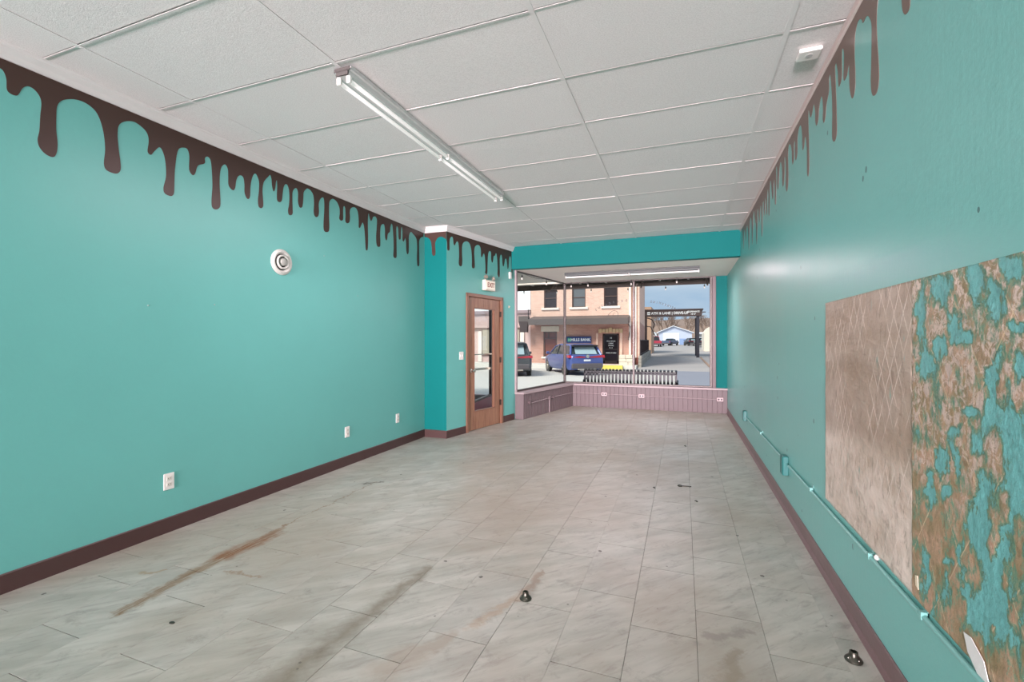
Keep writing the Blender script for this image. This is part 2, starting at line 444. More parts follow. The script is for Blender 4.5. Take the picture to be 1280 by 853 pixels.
# teal strip right of the shop window
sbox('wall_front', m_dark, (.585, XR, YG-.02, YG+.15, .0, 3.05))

# ------------------------------------------------------------------ ceiling
ceil = sbox('ceiling', m_blk, (XL-.15, XR+.15, YB, YS+.1, 3.02, 3.12))
GX = [-3.074, -1.881, -.688, .504]; GY0 = 2.107
cols = [(XL, GX[0]), (GX[0], GX[1]), (GX[1], GX[2]), (GX[2], GX[3]), (GX[3], XR)]
rows = [GY0+.6096*j for j in range(-26, 9)]
pan = {}
for j in range(len(rows)):
    ya = rows[j]; yb = min(ya+.6096, YS)
    if yb-ya < .05: continue
    for (xa, xb) in cols:
        key = (round(xb-xa, 3), round(yb-ya, 3)); dz = random.uniform(0, .0025)
        if key not in pan:
            o = pan[key] = MB().cbox(.003, key[0]-.003, .004, key[1]-.004, 0, .016, .002).build('ceiling_panel', m_tile, ceil, (xa, ya, ZC+dz))
        else: o = inst(pan[key], 'ceiling_panel', ceil, (xa, ya, ZC+dz))
        o.rotation_euler = (random.uniform(-.0025, .0025), random.uniform(-.001, .001), 0)
for gx in GX:
    MB().box(gx-.013, gx+.013, rows[0], YS, ZC-.0035, ZC-.001).box(gx-.001, gx+.001, rows[0], YS, ZC, ZC+.04).build('grid_rail', m_grid if gx > -1 else m_tile, ceil)
for y in rows[1:]:
    for (xa, xb) in cols:
        MB().box(xa+.012, xb-.012, y-.0005, y+.008, ZC-.002, ZC-.0004).build('grid_cross_rail', m_cross, ceil)

# bay ceiling and its side boards
bay = MB()
bp = [(-2.73, YS+.12), (XR, YS+.12), (XR, YG+.15), (-2.30, YG+.15)]
bay.prism([(a, b) for a, b in bp], T(0, 0, ZB), .12)
bay = bay.build('ceiling_bay', m_cream); bay['kind'] = 'structure'
for xx in (-1.55, -.35):
    MB().box(xx-.004, xx+.004, YS+.12, YG, ZB-.002, ZB).build('ceiling_joint', m_cream, bay)

# crown moulding: left run, corner return, angled run ; thin angle on the right
def crown(path, name, h=.078, d=.05, z=ZC):
    """cornice profile swept along floor-plan path, interior on the right-hand side of the path"""
    prof = [(0, 0), (0, -h), (.012, -h), (.016, -h+.012), (.030, -h+.030), (d-.012, -.018), (d-.004, -.012), (d, 0)]
    pts = [Vector(p) for p in path]; rings = []
    for i, p in enumerate(pts):
        d0 = (pts[i]-pts[i-1]).normalized() if i else None; d1 = (pts[i+1]-pts[i]).normalized() if i < len(pts)-1 else None
        n0 = Vector((d0.y, -d0.x)) if d0 else None; n1 = Vector((d1.y, -d1.x)) if d1 else None
        n = n0 if n1 is None else n1 if n0 is None else (n0+n1)/(1+n0.dot(n1))
        rings.append([Vector((p.x+n.x*a, p.y+n.y*a, z+b)) for a, b in prof])
    o = MB().loft(rings).build(name, m_white, fix=True); o['kind'] = 'structure'; return o
crown([(XL, -3), (XL, 5.66), (P0.x, 5.66), (P1.x-.005, P1.y-.1)], 'trim_1')
# brown vinyl base
def base(path, name, m, h=.108, t=.008, lip=0, side=1):
    pts = [Vector(p) for p in path]; prof = [(0, 0), (t+lip, 0), (t+lip, .006), (t, .014+lip), (t, h-.006), (t-.004, h), (0, h)]
    rings = []
    for i, p in enumerate(pts):
        d0 = (pts[i]-pts[i-1]).normalized() if i else None; d1 = (pts[i+1]-pts[i]).normalized() if i < len(pts)-1 else None
        n0 = Vector((d0.y, -d0.x)) if d0 else None; n1 = Vector((d1.y, -d1.x)) if d1 else None
        n = n0 if n1 is None else n1 if n0 is None else (n0+n1)/(1+n0.dot(n1))
        rings.append([Vector((p.x+side*n.x*a, p.y+side*n.y*a, b)) for a, b in prof])
    o = MB().loft(rings).build(name, m, fix=True); o['kind'] = 'structure'; return o
def onw(s, y=0): q = MW@Vector((s, y, 0)); return (q.x, q.y)
base([(XL, -3), (XL, 5.66), (P0.x, 5.66), onw(DA-.062)], 'baseboard_left', m_base)
base([onw(DB+.062), onw(LW-.02)], 'baseboard_door', m_base)
base([(XR, -3), (XR, YK-.01)], 'baseboard_right', m_baseR, lip=.012, side=-1)
tr_ = MB().box(XR-.020, XR-.0005, -3, YS, ZC-.006, ZC-.003).box(XR-.004, XR-.0005, -3, YS, ZC-.03, ZC-.006).build('trim_2', mat('pinkish_wall_angle', 'd6cac5', .4)); tr_['kind'] = 'structure'

# ------------------------------------------------------------------ painted drips (flat vinyl on the walls), outlines measured in metres from the photo
def smooth(pts, n=4):
    out = []
    P = [pts[0]]+pts+[pts[-1]]
    for i in range(1, len(P)-2):
        a, b, c, d = P[i-1:i+3]
        for k in range(n):
            t = k/n
            out.append(tuple(.5*((2*b[j])+(-a[j]+c[j])*t+(2*a[j]-5*b[j]+4*c[j]-d[j])*t*t+(-a[j]+3*b[j]-3*c[j]+d[j])*t**3) for j in (0, 1)))
    out.append(pts[-1]); return out
def crop(ox, oy, sc, pts): return [(ox+x/sc, oy+y/sc) for x, y in pts]
DL = crop(0, 60, 5.331, [(-330,-60),(-300,60),(-270,75),(-240,20),(-200,-10),(-150,30),(-110,210),(-80,225),(-55,180),(-35,130),(0,135),(25,160),(42,210),(45,275),(70,305),(110,318),(130,300),(150,268),(185,255),(225,275),(262,320),(275,370),(268,450),(262,550),(250,610),(262,660),(300,705),(350,728),(375,705),(383,640),(375,550),(375,450),(380,390),(405,355),(450,342),(510,345),(575,370),(635,420),(670,490),(692,580),(700,680),(692,770),(710,815),(770,838),(800,820),(803,770),(790,670),(783,580),(790,520)])
DL += crop(130, 120, 5.331, [(125,175),(170,168),(215,180),(270,225),(293,265),(297,310),(290,370),(312,393),(335,370),(370,342),(395,380),(410,450),(412,540),(396,610),(405,650),(445,668),(465,650),(468,590),(472,490),(485,390),(500,352),(530,345),(555,355),(568,400),(567,490),(590,528),(608,515),(625,465),(670,450),(672,415),(690,405),(710,430),(718,500),(722,600),(716,700),(722,745),(748,757),(772,740),(775,690),(770,590),(773,510),(785,470),(808,457)])
DL += crop(270, 180, 7.108, [(105,225),(108,290),(112,370),(150,412),(170,390),(178,330),(195,290),(220,280),(243,300),(252,360),(253,430),(270,478),(288,490),(302,465),(305,390),(315,320),(332,275),(350,265),(368,290),(382,340),(380,420),(372,500),(378,555),(400,572),(418,555),(418,500),(412,420),(420,350),(440,315),(465,290),(480,275),(492,310),(497,370),(510,422),(525,400),(532,340),(540,325),(543,380),(540,460),(545,505),(568,518),(585,500),(592,440),(600,385),(618,357),(638,375),(650,430),(650,520),(640,590),(645,625),(662,635),(680,620),(680,570),(678,490),(682,420),(710,392),(728,430),(728,510),(738,555),(752,568),(768,555),(775,490),(778,430),(800,402)])
DL += crop(370, 220, 8.53, [(125,135),(160,160),(185,210),(192,290),(188,380),(198,425),(218,440),(238,425),(245,380),(242,310),(250,265),(270,235),(290,232),(300,270),(300,380),(294,480),(294,560),(305,592),(325,600),(348,590),(355,540),(352,430),(352,320),(358,270),(385,245),(410,252),(440,285),(462,340),(466,400),(460,450),(470,472),(488,478),(502,460),(502,400),(503,340),(513,322),(525,350),(528,420),(525,475),(535,500),(552,505),(570,490),(575,440),(572,380),(585,345),(612,335),(640,345),(660,390),(668,470),(668,540),(680,555),(695,525),(710,498),(725,540),(735,650),(742,770),(752,795),(765,775),(768,650),(765,520),(768,430),(775,400),(783,440),(798,480),(812,465),(820,440)])
DL += crop(450, 255, 10.66, [(191,168),(210,175),(225,215),(222,320),(215,420),(218,520),(232,565),(250,573),(268,560),(270,490),(268,390),(275,300),(300,270),(322,280),(332,340),(332,440),(350,487),(362,460),(370,400),(398,370),(403,310),(418,265),(432,290),(440,380),(447,500),(448,600),(443,690),(455,718),(470,722),(487,705),(487,600),(485,450),(482,340),(490,297),(508,330),(515,450),(530,477),(543,455),(545,360),(555,305),(565,360),(565,470),(578,503),(592,480),(600,455),(612,500),(615,600),(622,650),(635,672),(648,640),(650,540),(650,440),(665,385),(685,375),(705,400),(725,420),(745,450),(757,500),(760,600),(757,720),(762,810),(777,832),(790,810),(790,700),(788,580),(790,490),(810,450),(840,437)])
def decal(pts2, M, m, parent, name, label, ztop, u0, u1, t=.0012):
    """pts2: lower edge, in (u, z) on the wall; closed along ztop"""
    poly = [(u0, ztop)]+pts2+[(u1, ztop)]
    o = MB().prism(poly, M, t).build(name, m, parent, fix=False); o['label'] = label; return o
MLW = Matrix(((0, 0, 1, XL), (1, 0, 0, 0), (0, 1, 0, 0), (0, 0, 0, 1)))       # (u,z,h) -> wall_left
q = [(at(x, y, 0, XL).y, at(x, y, 0, XL).z) for x, y in smooth(DL)]
q = [(min(a, 5.658), b) for a, b in q]
decal(q, MLW, m_choc, wl, 'drip_border', 'dark chocolate drip border along the top of the left wall', ZC, q[0][0]-.0, 5.6585)
DJ = crop(520, 280, 9.846, [(94,162),(130,165),(160,180),(185,220),(195,300),(198,365),(210,390),(222,393),(237,380),(240,330),(235,270),(240,220),(265,175),(300,158),(340,168),(372,195)])
q = [(at(x, y, 1, 5.66).x, at(x, y, 1, 5.66).z) for x, y in smooth(DJ)]
MJ = Matrix(((1, 0, 0, 0), (0, 0, -1, 5.66), (0, 1, 0, 0), (0, 0, 0, 1)))
q = [(min(max(a, XL+.001), P0.x-.001), b) for a, b in q]
decal(q, MJ, m_choc, jog, 'drip_border', 'short piece of the chocolate drip border inside the corner', ZC, XL+.001, P0.x-.001)
DD = crop(520, 280, 9.846, [(375,197),(383,230),(385,310),(400,330),(412,315),(412,240),(418,180),(440,158),(455,180),(462,240),(475,265),(488,240),(505,215),(520,235),(528,300),(530,400),(525,480),(535,515),(550,523),(565,510),(570,450),(566,350),(568,270),(585,230),(620,215),(655,235),(675,290),(685,370),(688,460),(688,530),(705,548),(722,535),(722,460),(716,370),(720,300),(735,270),(760,260),(785,275),(798,320),(800,390),(808,412),(820,390),(832,365),(845,390),(852,470),(855,560),(850,600),(865,620),(878,600),(880,500),(885,400),(893,350),(910,335),(923,360),(925,440),(938,478),(948,450),(955,400),(972,390),(982,360),(992,380),(1000,450),(1005,550),(1003,620),(1017,657),(1030,640),(1030,540),(1030,440),(1038,390),(1048,380),(1058,410),(1065,500),(1075,523),(1085,500),(1095,440),(1108,430),(1118,470),(1125,540),(1130,558),(1138,530),(1145,430),(1157,398),(1168,430),(1172,540),(1178,600),(1187,590),(1188,500),(1192,400),(1205,360)])
def onwall(px, py, off=0):
    r = ray(px, py); n = Vector((DW.y, -DW.x)); o = P0+n*off
    t = o.dot(n)/Vector((r.x, r.y)).dot(n); h = Vector((r.x, r.y))*t
    return ((h-P0).dot(DW), CH+r.z*t)
q = [onwall(x, y) for x, y in smooth(DD)]
q = [(min(max(a, .001), LW), b) for a, b in q]
MD = Matrix(((1, 0, 0, 0), (0, 0, -1, 0), (0, 1, 0, 0), (0, 0, 0, 1)))
decal(q, MD, m_choc, wd, 'drip_border', 'chocolate drip border above the glazed door', ZC, .001, LW)
DR = crop(1030, 0, 7.108, [(860,-500),(800,-300),(775,-100),(768,0),(760,80),(725,130),(700,90),(692,0),(680,-150),(650,-250),(600,-300),(540,-240),(495,-80),(475,50),(470,150),(470,260),(478,420),(487,560),(490,700),(475,810),(445,852),(425,820),(418,720),(422,560),(425,400),(425,250),(418,180),(390,140),(370,160),(348,205),(338,175),(320,172),(300,200),(285,260),(275,350),(272,470),(278,600),(280,720)])
DR += crop(990, 80, 8.53, [(675,240),(665,320),(645,370),(628,330),(615,240),(612,120)])
DR += crop(1030, 0, 7.108, [(225,580),(215,610),(205,670),(182,718),(175,690),(178,600),(180,480),(172,432),(160,460),(160,600),(158,700),(135,772),(128,730),(125,640),(110,562)])
DR += crop(990, 80, 8.53, [(461,30),(462,100),(468,250),(475,420),(478,600),(480,720),(468,800),(448,830),(432,800),(430,700),(432,560),(430,400),(422,240),(412,130),(403,118),(395,180),(395,290),(380,370),(365,450),(358,560),(342,628),(330,590),(332,480),(328,380),(318,345),(305,380),(290,470),(282,590),(262,658),(250,610),(248,500),(235,430),(225,470),(215,530),(200,570),(190,540),(180,490),(175,560)])
DR += crop(950, 140, 8.53, [(519,188),(522,300),(525,450),(525,620),(513,690),(503,640),(503,500),(500,380),(488,265),(478,300),(470,370),(457,410),(452,350),(450,230),(440,150),(425,150),(410,200),(400,300),(400,430),(385,515),(375,480),(375,330),(368,310),(362,380),(362,500),(350,562),(342,520),(340,420),(325,345),(305,370),(300,480),(303,640),(300,780),(288,850),(275,800),(278,650),(272,500),(262,490),(262,650),(255,760),(245,798),(238,740),(235,600),(225,535),(212,560),(205,680),(200,780),(192,825),(185,780),(185,650),(180,590),(172,600)])
DR += crop(920, 210, 7.75, [(392,150),(390,250),(388,340),(382,357),(377,330),(376,200),(372,110),(365,150),(362,260),(355,305),(350,270),(345,200),(340,130),(332,130),(327,200),(326,350),(325,440),(320,465),(315,420),(315,250),(308,210),(303,300),(303,420),(297,455),(292,400),(290,300),(284,310),(280,420),(275,462),(270,400),(268,330),(260,340),(258,450),(256,600),(252,668),(246,620),(247,450),(245,370),(237,380),(232,480),(226,525),(220,450),(215,400),(208,430),(208,600),(202,745),(195,650),(194,500),(188,540),(182,480),(172,415),(166,500),(164,650),(159,747),(153,650),(152,520),(142,480),(134,520),(130,700),(126,800),(120,700),(115,590),(108,560),(100,620),(95,712),(90,650),(85,600),(78,640),(74,790),(68,700),(62,610),(54,602)])
MRW = Matrix(((0, 0, -1, XR), (1, 0, 0, 0), (0, 1, 0, 0), (0, 0, 0, 1)))
q = [(at(x, y, 0, XR).y, at(x, y, 0, XR).z) for x, y in smooth(DR, 3)]
last = -9; qq = []
for a, b in q: qq.append((min(a, YS-.002), min(b, ZC-.005)))
decal(qq, MRW, m_chocR, wr, 'drip_border', 'chocolate drip border along the top of the right wall', ZC, qq[0][0], YS-.001)

# ------------------------------------------------------------------ door
door = sempty('door_1'); door.matrix_world = MW
cas = MB()
for a in (0, 1):
    x = DA if a == 0 else DB; sx = -1 if a == 0 else 1
    q = sorted((x, x+sx*.055)); cas.cbox(q[0], q[1], -.018, .0, 0, DH+.05, .004)
    q = sorted((x+sx*.003, x+sx*.03)); cas.box(q[0], q[1], 0, .12, 0, DH)
cas.cbox(DA-.055, DB+.055, -.018, 0, DH+.003, DH+.055, .004); cas.box(DA-.03, DB+.03, 0, .12, DH+.003, DH+.03)
cas.build('door_frame', m_oakd, door)
GA, GB, G0, G1 = .655, 1.225, .275, 1.875
sl = MB()
y0, y1 = .012, .055
for q in ((DA+.004, GA, 0.008, DH), (GB, DB-.004, .008, DH), (GA, GB, .008, G0), (GA, GB, G1, DH)): sl.box(q[0], q[1], y0, y1, q[2], q[3])
sl.build('door_leaf', m_oak, door)
bd = MB()
for q in ((GA-.001, GA+.016, G0, G1), (GB-.016, GB+.001, G0, G1), (GA, GB, G0-.001, G0+.018), (GA, GB, G1-.016, G1+.001)): bd.box(q[0], q[1], y0-.004, y1+.002, q[2], q[3])
bd.build('glazing_bead', m_oakd, door)
MB().box(GA+.01, GB-.01, .030, .034, G0+.01, G1-.01).build('glass_pane', m_glass, door)
kn = MB(); M = T(.580, 0, .915)@RX(PI/2)
kn.lathe([(.033, -.012), (.033, -.006), (.027, .0), (.012, .004), (.011, .030), (.022, .038), (.028, .050), (.026, .062), (.012, .069), (.001, .070)], 20, M)
kn.build('door_knob', m_chrome, door, smooth=True)
for z in (.35, 1.05, 1.80):
    MB().lathe([(.008, -.045), (.008, .045)], 10, T(DB-.0, -.006, z)).box(DB-.02, DB+.002, -.002, .011, z-.045, z+.045).build('hinge', mat('dark_hinge_steel', '3a332e', .4, .7), door)
MB().box(GA+.02, GB-.02, y1+.03, y1+.05, .90, .935).box(GA+.03, GA+.06, y1, y1+.04, .9, .935).box(GB-.06, GB-.03, y1, y1+.04, .9, .935).build('push_bar', m_chrome, door)
MB().box(GA-.02, GB+.02, y1+.05, y1+.055, 1.14, 1.155).box(GA-.02, GA-.005, y1, y1+.055, 1.14, 1.155).box(GB+.005, GB+.02, y1, y1+.055, 1.14, 1.155).build('guard_rail', m_chrome, door)

# things on the angled wall
def on_door_wall(name, label, cat, s, z):
    t = thing(name, label, cat); q = MW@Vector((s, 0, z)); t.location = q; t.rotation_euler = (0, 0, AW); return t
t = on_door_wall('exit_sign', 'white emergency exit sign with two small lamp heads above the door', 'sign', .985, 2.15)
MB().cbox(-.135, .135, -.075, -.001, 0, .165, .008).build('housing', mat('ivory_plastic', 'ddd8c6', .4), t)
MB().box(-.112, .112, -.079, -.074, .022, .143).build('face_plate', mat('off_white_face', 'ece6d4', .4, emit='f3ead2', estr=.15), t)
text('lettering', 'EXIT', .10, mat('brick_red_letters', '9b5a48', .5), t, T(0, -.080, .083)@RX(PI/2), .0015, .95, bold=.002)
for s in (-1, 1):
    mb = MB(); mb.tube([(s*.10, -.04, .16), (s*.10, -.04, .185)], .008, 8)
    mb.lathe([(.012, -.02), (.028, .0), (.033, .025), (.033, .030)], 14, T(s*.105, -.045, .20)@RZ(s*.5)@RX(R(70)))
    mb.build('lamp_head', mat('grey_lamp_head', '8b8578', .4), t)
t = on_door_wall('light_switch', 'white double switch plate left of the glazed door', 'switch', .331, 1.147)
MB().cbox(-.048, .048, -.006, -.0005, -.058, .058, .003).build('plate', m_plastic, t)
for s in (-1, 1): MB().cbox(s*.023-.008, s*.023+.008, -.013, -.005, -.018, .018, .002, ).build('toggle', m_plastic, t)
t = on_door_wall('motion_sensor', 'small white upright sensor box high beside the shop window', 'sensor', 1.65, 2.475)
MB().cbox(-.03, .03, -.035, -.0005, -.058, .058, .008).build('case', m_plastic, t); MB().cbox(-.018, .018, -.04, -.034, -.035, .0, .003).build('lens', mat('milky_lens', 'cfd4d2', .3), t)
t = on_door_wall('wall_hook', 'tiny white hook plate right of the door frame', 'hook', 1.64, 1.94)
MB().cbox(-.02, .02, -.004, -.0005, -.02, .02, .002).tube([(0, -.004, .005), (0, -.02, 0), (0, -.024, .012)], .003, 6).build('plate', mat('cream_plastic', 'd9cfb8', .4), t)

# ------------------------------------------------------------------ wall outlets (left wall) and vent
def outlet(name, label, y, z):
    t = thing(name, label, 'outlet', (XL, y, z), group=None)
    MB().cbox(.0005, .006, -.036, .036, -.058, .058, .002).build('plate', m_plastic, t)
    for s in (-1, 1):
        f = MB().cbox(.005, .009, -.017, .017, s*.021-.0145, s*.021+.0145, .003).build('socket', mat('ivory_socket', 'd2d2c8', .4), t)
        MB().box(.0085, .0093, -.008, -.005, s*.021-.004, s*.021+.006).box(.0085, .0093, .005, .008, s*.021-.004, s*.021+.006).lathe([(.002, 0), (.002, .0004)], 8, T(.009, 0, s*.021-.009)@RY(PI/2)).build('slots', m_black, f)
    return t
outlet('wall_outlet', 'white duplex outlet on the left wall nearest the camera', 2.203, .363)
outlet('wall_outlet', 'white duplex outlet on the left wall in the middle, between the other two', 4.056, .368)
outlet('wall_outlet', 'white duplex outlet on the left wall nearest the corner', 5.0, .368)
t = thing('round_wall_vent', 'round white wall vent with concentric rings on the left wall', 'vent', (XL, 3.183, 2.086))
M = RY(PI/2)
MB().lathe([(.118, .0005), (.118, .006), (.108, .016), (.092, .020), (.078, .012), (.074, .004)], 36, M, cap=False).build('flange', mat('aged_white_vent', 'c2c6be', .45), t, smooth=True)
MB().lathe([(.076, .001), (.001, .0015)], 30, M, cap=False).build('throat', m_black, t)
MB().lathe([(.066, .010), (.066, .022), (.058, .030), (.050, .024), (.047, .008)], 30, M, cap=False).build('ring', mat('aged_white_vent', 'c2c6be', .45), t, smooth=True)
MB().lathe([(.034, .002), (.036, .022), (.031, .034), (.012, .040), (.001, .040)], 26, M, cap=False).build('cone', mat('grey_vent_cone', '9fa49c', .45), t, smooth=True)
for i, (px, py) in enumerate([(185, 382), (268, 381), (405, 320), (447, 370)]):
    w = at(px, py, 0, XL)
    MB().lathe([(.006, .0005), (.005, .004), (.001, .005)], 10, T(*w)@RY(PI/2)).build('filled_anchor_hole', mat('dull_anchor', '8fa9a4', .6), wl)

# ------------------------------------------------------------------ right wall: conduit, boxes, peeled panels
t = sempty('surface_conduit'); del t['kind']; t.parent = wr
def zc(y): return .382+(6.6-y)*.0108
cx = XR-.012
MB().tube([(cx, 6.56, zc(6.6)-.01), (cx, 4.30, zc(4.3)-.005)], .0085, 10).build('pipe', m_steel, t, smooth=True)
MB().tube([(cx, 4.06, zc(4.1)-.012), (cx, 1.0, zc(1.0))], .0095, 10).build('pipe', m_steel, t, smooth=True)
m_box = mat('dark_teal_box_paint', '186c68', .4)
for y, z, h in ((6.67, .385, .065), (4.17, .378, .075)):
    b = MB().cbox(XR-.042, XR-.0005, y-.045, y+.045, z-h, z+h, .004).build('junction_box', m_box, t)
    MB().cbox(XR-.046, XR-.042, y-.040, y+.040, z-h+.006, z+h-.006, .002).build('cover', m_box, b)
for y in (5.4, 3.40, 2.42, 1.95, 1.5):
    MB().box(XR-.023, XR-.0005, y-.009, y+.009, zc(y)-.012, zc(y)+.014).box(XR-.004, XR-.0005, y-.009, y+.009, zc(y)-.03, zc(y)+.03).build('strap', m_steel, t)
w = at(1097, 701, 0, XR)
tag(MB().lathe([(.012, 0), (.012, .006), (.004, .012), (.001, .012)], 12, T(XR-.0005, w.y, w.z+.012)@RY(-PI/2)).build('cable_clip', m_plastic), 'small white round clip on the conduit under the shiny panel', 'clip')

# shiny foil-faced panel
m_foil, g = newmat('scored_foil_board', .33, .55)
p = g.pos(); x, y, z = g.xyz(p)
def hatch(k, sp, w):
    a = g.m('FRACT', g.m('MULTIPLY', g.m('ADD', g.m('MULTIPLY', y, k), z), 1/sp))
    return g.m('LESS_THAN', g.m('ABSOLUTE', g.m('SUBTRACT', a, .5)), w)
lines = g.m('MAXIMUM', hatch(1.9, .155, .030), hatch(-1.9, .155, .024))
gate = g.ramp(g.noise(g.map(p, (1, 1.5, 1.5)), 3.1, 4), [(.47, 0), (.56, 1)])
zt = g.ramp(z, [(.95, 0), (1.02, 1)])
lines = g.m('MULTIPLY', lines, gate)
n1 = g.noise(g.map(p, (1, 1.3, 3.2)), 1.6, 6, .6); n2 = g.noise(g.map(p, (1, 20, 7)), 1.5, 8, .75, .5); n3 = g.noise(p, 60, 4, .7)
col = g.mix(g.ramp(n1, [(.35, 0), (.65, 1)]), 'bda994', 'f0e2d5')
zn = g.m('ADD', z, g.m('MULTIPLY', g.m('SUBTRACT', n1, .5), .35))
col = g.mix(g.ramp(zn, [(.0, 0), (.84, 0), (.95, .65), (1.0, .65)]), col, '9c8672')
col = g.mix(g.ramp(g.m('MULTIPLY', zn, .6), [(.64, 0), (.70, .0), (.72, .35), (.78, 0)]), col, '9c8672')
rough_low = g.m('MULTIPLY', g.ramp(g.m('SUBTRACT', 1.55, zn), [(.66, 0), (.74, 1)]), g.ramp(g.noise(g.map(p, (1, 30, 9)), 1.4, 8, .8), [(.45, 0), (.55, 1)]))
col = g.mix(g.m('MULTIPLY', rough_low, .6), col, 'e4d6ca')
col = g.mix(g.ramp(n2, [(.36, .65), (.48, 0)]), col, '877663')
patch = g.ramp(g.noise(g.map(p, (1, 5, 2.2), loc=(0, .7, 0)), 1.9, 6, .7), [(.64, 0), (.70, 1)])
col = g.mix(g.m('MULTIPLY', patch, .75), col, '74a79c')
col = g.mix(g.m('MULTIPLY', lines, .8), col, 'efe2d6')
g.l(col, g.p.inputs['Base Color'])
g.l(g.m('SUBTRACT', .30, g.m('MULTIPLY', patch, .28)), g.p.inputs['Metallic'])
b = g.bump(n1, .5, .05); b = g.bump(n2, .35, .006, b); b = g.bump(n3, .35, .002, b); b = g.bump(lines, .5, .002, b)
g.l(b, g.p.inputs['Normal']); g.l(g.m('ADD', .27, g.m('MULTIPLY', n2, .22)), g.p.inputs['Roughness'])
Z0, Z1 = .455, 1.586
def sheet(name, y0, y1, m, label, amp, ny, nz_, thick, attr=None, seed=0):
    """thin wall sheet with an uneven face, built as a fine grid"""
    vs = []; fs = []; vals = []
    for j in range(nz_+1):
        for i in range(ny+1):
            y = y0+(y1-y0)*i/ny; z = Z0+(Z1-Z0)*j/nz_
            h = thick+amp*(mnoise.noise(Vector((seed, y*7, z*7)))+.5*mnoise.noise(Vector((seed, y*23, z*19))))
            if attr: vals.append(attr(y, z)); h += vals[-1][1]
            vs.append((XR-max(h, .0004), y, z))
    n = len(vs)
    for j in range(nz_):
        for i in range(ny):
            a = j*(ny+1)+i; fs.append((a, a+ny+1, a+ny+2, a+1))
    b = [i for i in range(ny+1)]+[j*(ny+1)+ny for j in range(1, nz_+1)]+[nz_*(ny+1)+i for i in range(ny-1, -1, -1)]+[j*(ny+1) for j in range(nz_-1, 0, -1)]
    vs += [(XR-.0002, vs[i][1], vs[i][2]) for i in b]
    for k in range(len(b)): k2 = (k+1) % len(b); fs.append((b[k], b[k2], n+k2, n+k))
    me = bpy.data.meshes.new(name); me.from_pydata(vs, [], fs); me.materials.append(m)
    if attr:
        A = me.attributes.new('wear', 'FLOAT', 'POINT'); A.data.foreach_set('value', [v[0] for v in vals]+[.0]*len(b))
    me.polygons.foreach_set('use_smooth', [True]*len(me.polygons))
    o = bpy.data.objects.new(name, me); COL.objects.link(o); o.parent = wr; o['label'] = label; return o
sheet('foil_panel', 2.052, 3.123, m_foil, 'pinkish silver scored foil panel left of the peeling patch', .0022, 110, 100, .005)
# peeling patch: teal paint islands over brown adhesive; island shapes measured from the photo
EL = [('t',1178,360,12,20),('t',1222,346,9,24),('t',1268,335,14,18),('t',1248,374,9,22),('t',1154,390,6,34),('t',1196,408,6,18),('t',1178,432,7,16),('t',1214,423,6,8),('t',1276,408,9,8),('t',1277,454,8,14),('t',1240,474,8,12),('t',1160,455,7,20),
      ('t',1248,520,16,20),('t',1246,488,5,18),('t',1216,516,8,9),('t',1198,540,9,9),('t',1230,560,16,14),('t',1200,582,6,17),('t',1180,574,6,18),('t',1264,536,16,16),('t',1274,590,14,60),('t',1234,615,12,24),('t',1190,614,9,9),('t',1166,616,5,26),
      ('t',1240,700,26,70),('t',1262,660,26,90),('t',1222,660,9,50),('t',1188,706,6,9),('t',1205,706,6,22),('t',1160,718,5,26),('t',1236,752,34,34),('t',1186,745,13,16),('t',1216,770,14,26),('t',1258,790,20,34),('t',1172,766,5,16),
      ('b',1248,568,14,34),('b',1218,592,11,34),('b',1248,644,9,26),('b',1244,684,7,18),('b',1260,634,6,20),('b',1277,690,10,44),('b',1214,700,9,22),('b',1226,722,10,26),('b',1262,724,6,22),('b',1272,764,9,22),('b',1198,738,8,34),('b',1177,716,9,26),('b',1207,768,8,16),
      ('b',1182,764,10,22),('b',1196,790,12,22),('b',1212,812,14,20),('b',1258,830,30,30),('b',1246,790,6,10)]
def wear(y, z):
    px, py = pr(XR, y, z)
    if y < .9: return (.5+.8*mnoise.noise(Vector((3, y*8, z*5))), 0)
    nx = mnoise.noise(Vector((px*.09, py*.06, 1)))*7+mnoise.noise(Vector((px*.3, py*.2, 4)))*3
    ny_ = mnoise.noise(Vector((px*.07, py*.07, 9)))*9+mnoise.noise(Vector((px*.25, py*.25, 14)))*3
    v = .13+.5*mnoise.noise(Vector((px*.05, py*.035, 21)))
    for k, cx_, cy_, rx, ry in EL:
        d = math.hypot((px+nx-cx_)/rx, (py+ny_-cy_)/ry); w = max(0, min(1, (1.6-d)/1.35))
        v = v+(1-v)*w if k == 't' else v*(1-w*.95)
    return (v, .0016*(v-.5)*-1+.0012*abs(mnoise.noise(Vector((7, y*60, z*45)))))
m_peel, g = newmat('peeled_adhesive_and_paint', .5)
p = g.pos(); x, y, z = g.xyz(p)
at_ = nd(g.t, 'ShaderNodeAttribute', attribute_name='wear').outputs['Fac']
fine = g.noise(g.map(p, (1, 1.4, .8)), 34, 6, .7); mid = g.noise(p, 9, 5, .65)
frag = g.noise(g.map(p, (1, 1.5, .75)), 15, 9, .78, .3)
w = g.m('ADD', at_, g.m('ADD', g.m('MULTIPLY', g.m('SUBTRACT', fine, .5), .8), g.m('MULTIPLY', g.m('SUBTRACT', frag, .5), 2.6)))
brown = g.mix(g.ramp(mid, [(.38, 0), (.62, 1)]), '8b7a58', 'b3937a')
brown = g.mix(g.ramp(fine, [(.36, .6), (.5, 0)]), brown, '6a6442')
up = g.ramp(g.m('ADD', z, g.m('MULTIPLY', g.m('SUBTRACT', mid, .5), .9)), [(.0, 0), (.98, 0), (1.0, 1)])
zz = nd(g.t, 'ShaderNodeMapRange'); g.l(g.m('ADD', z, g.m('MULTIPLY', g.m('SUBTRACT', mid, .5), .8)), zz.inputs[0]); zz.inputs[1].default_value = .80; zz.inputs[2].default_value = 1.1
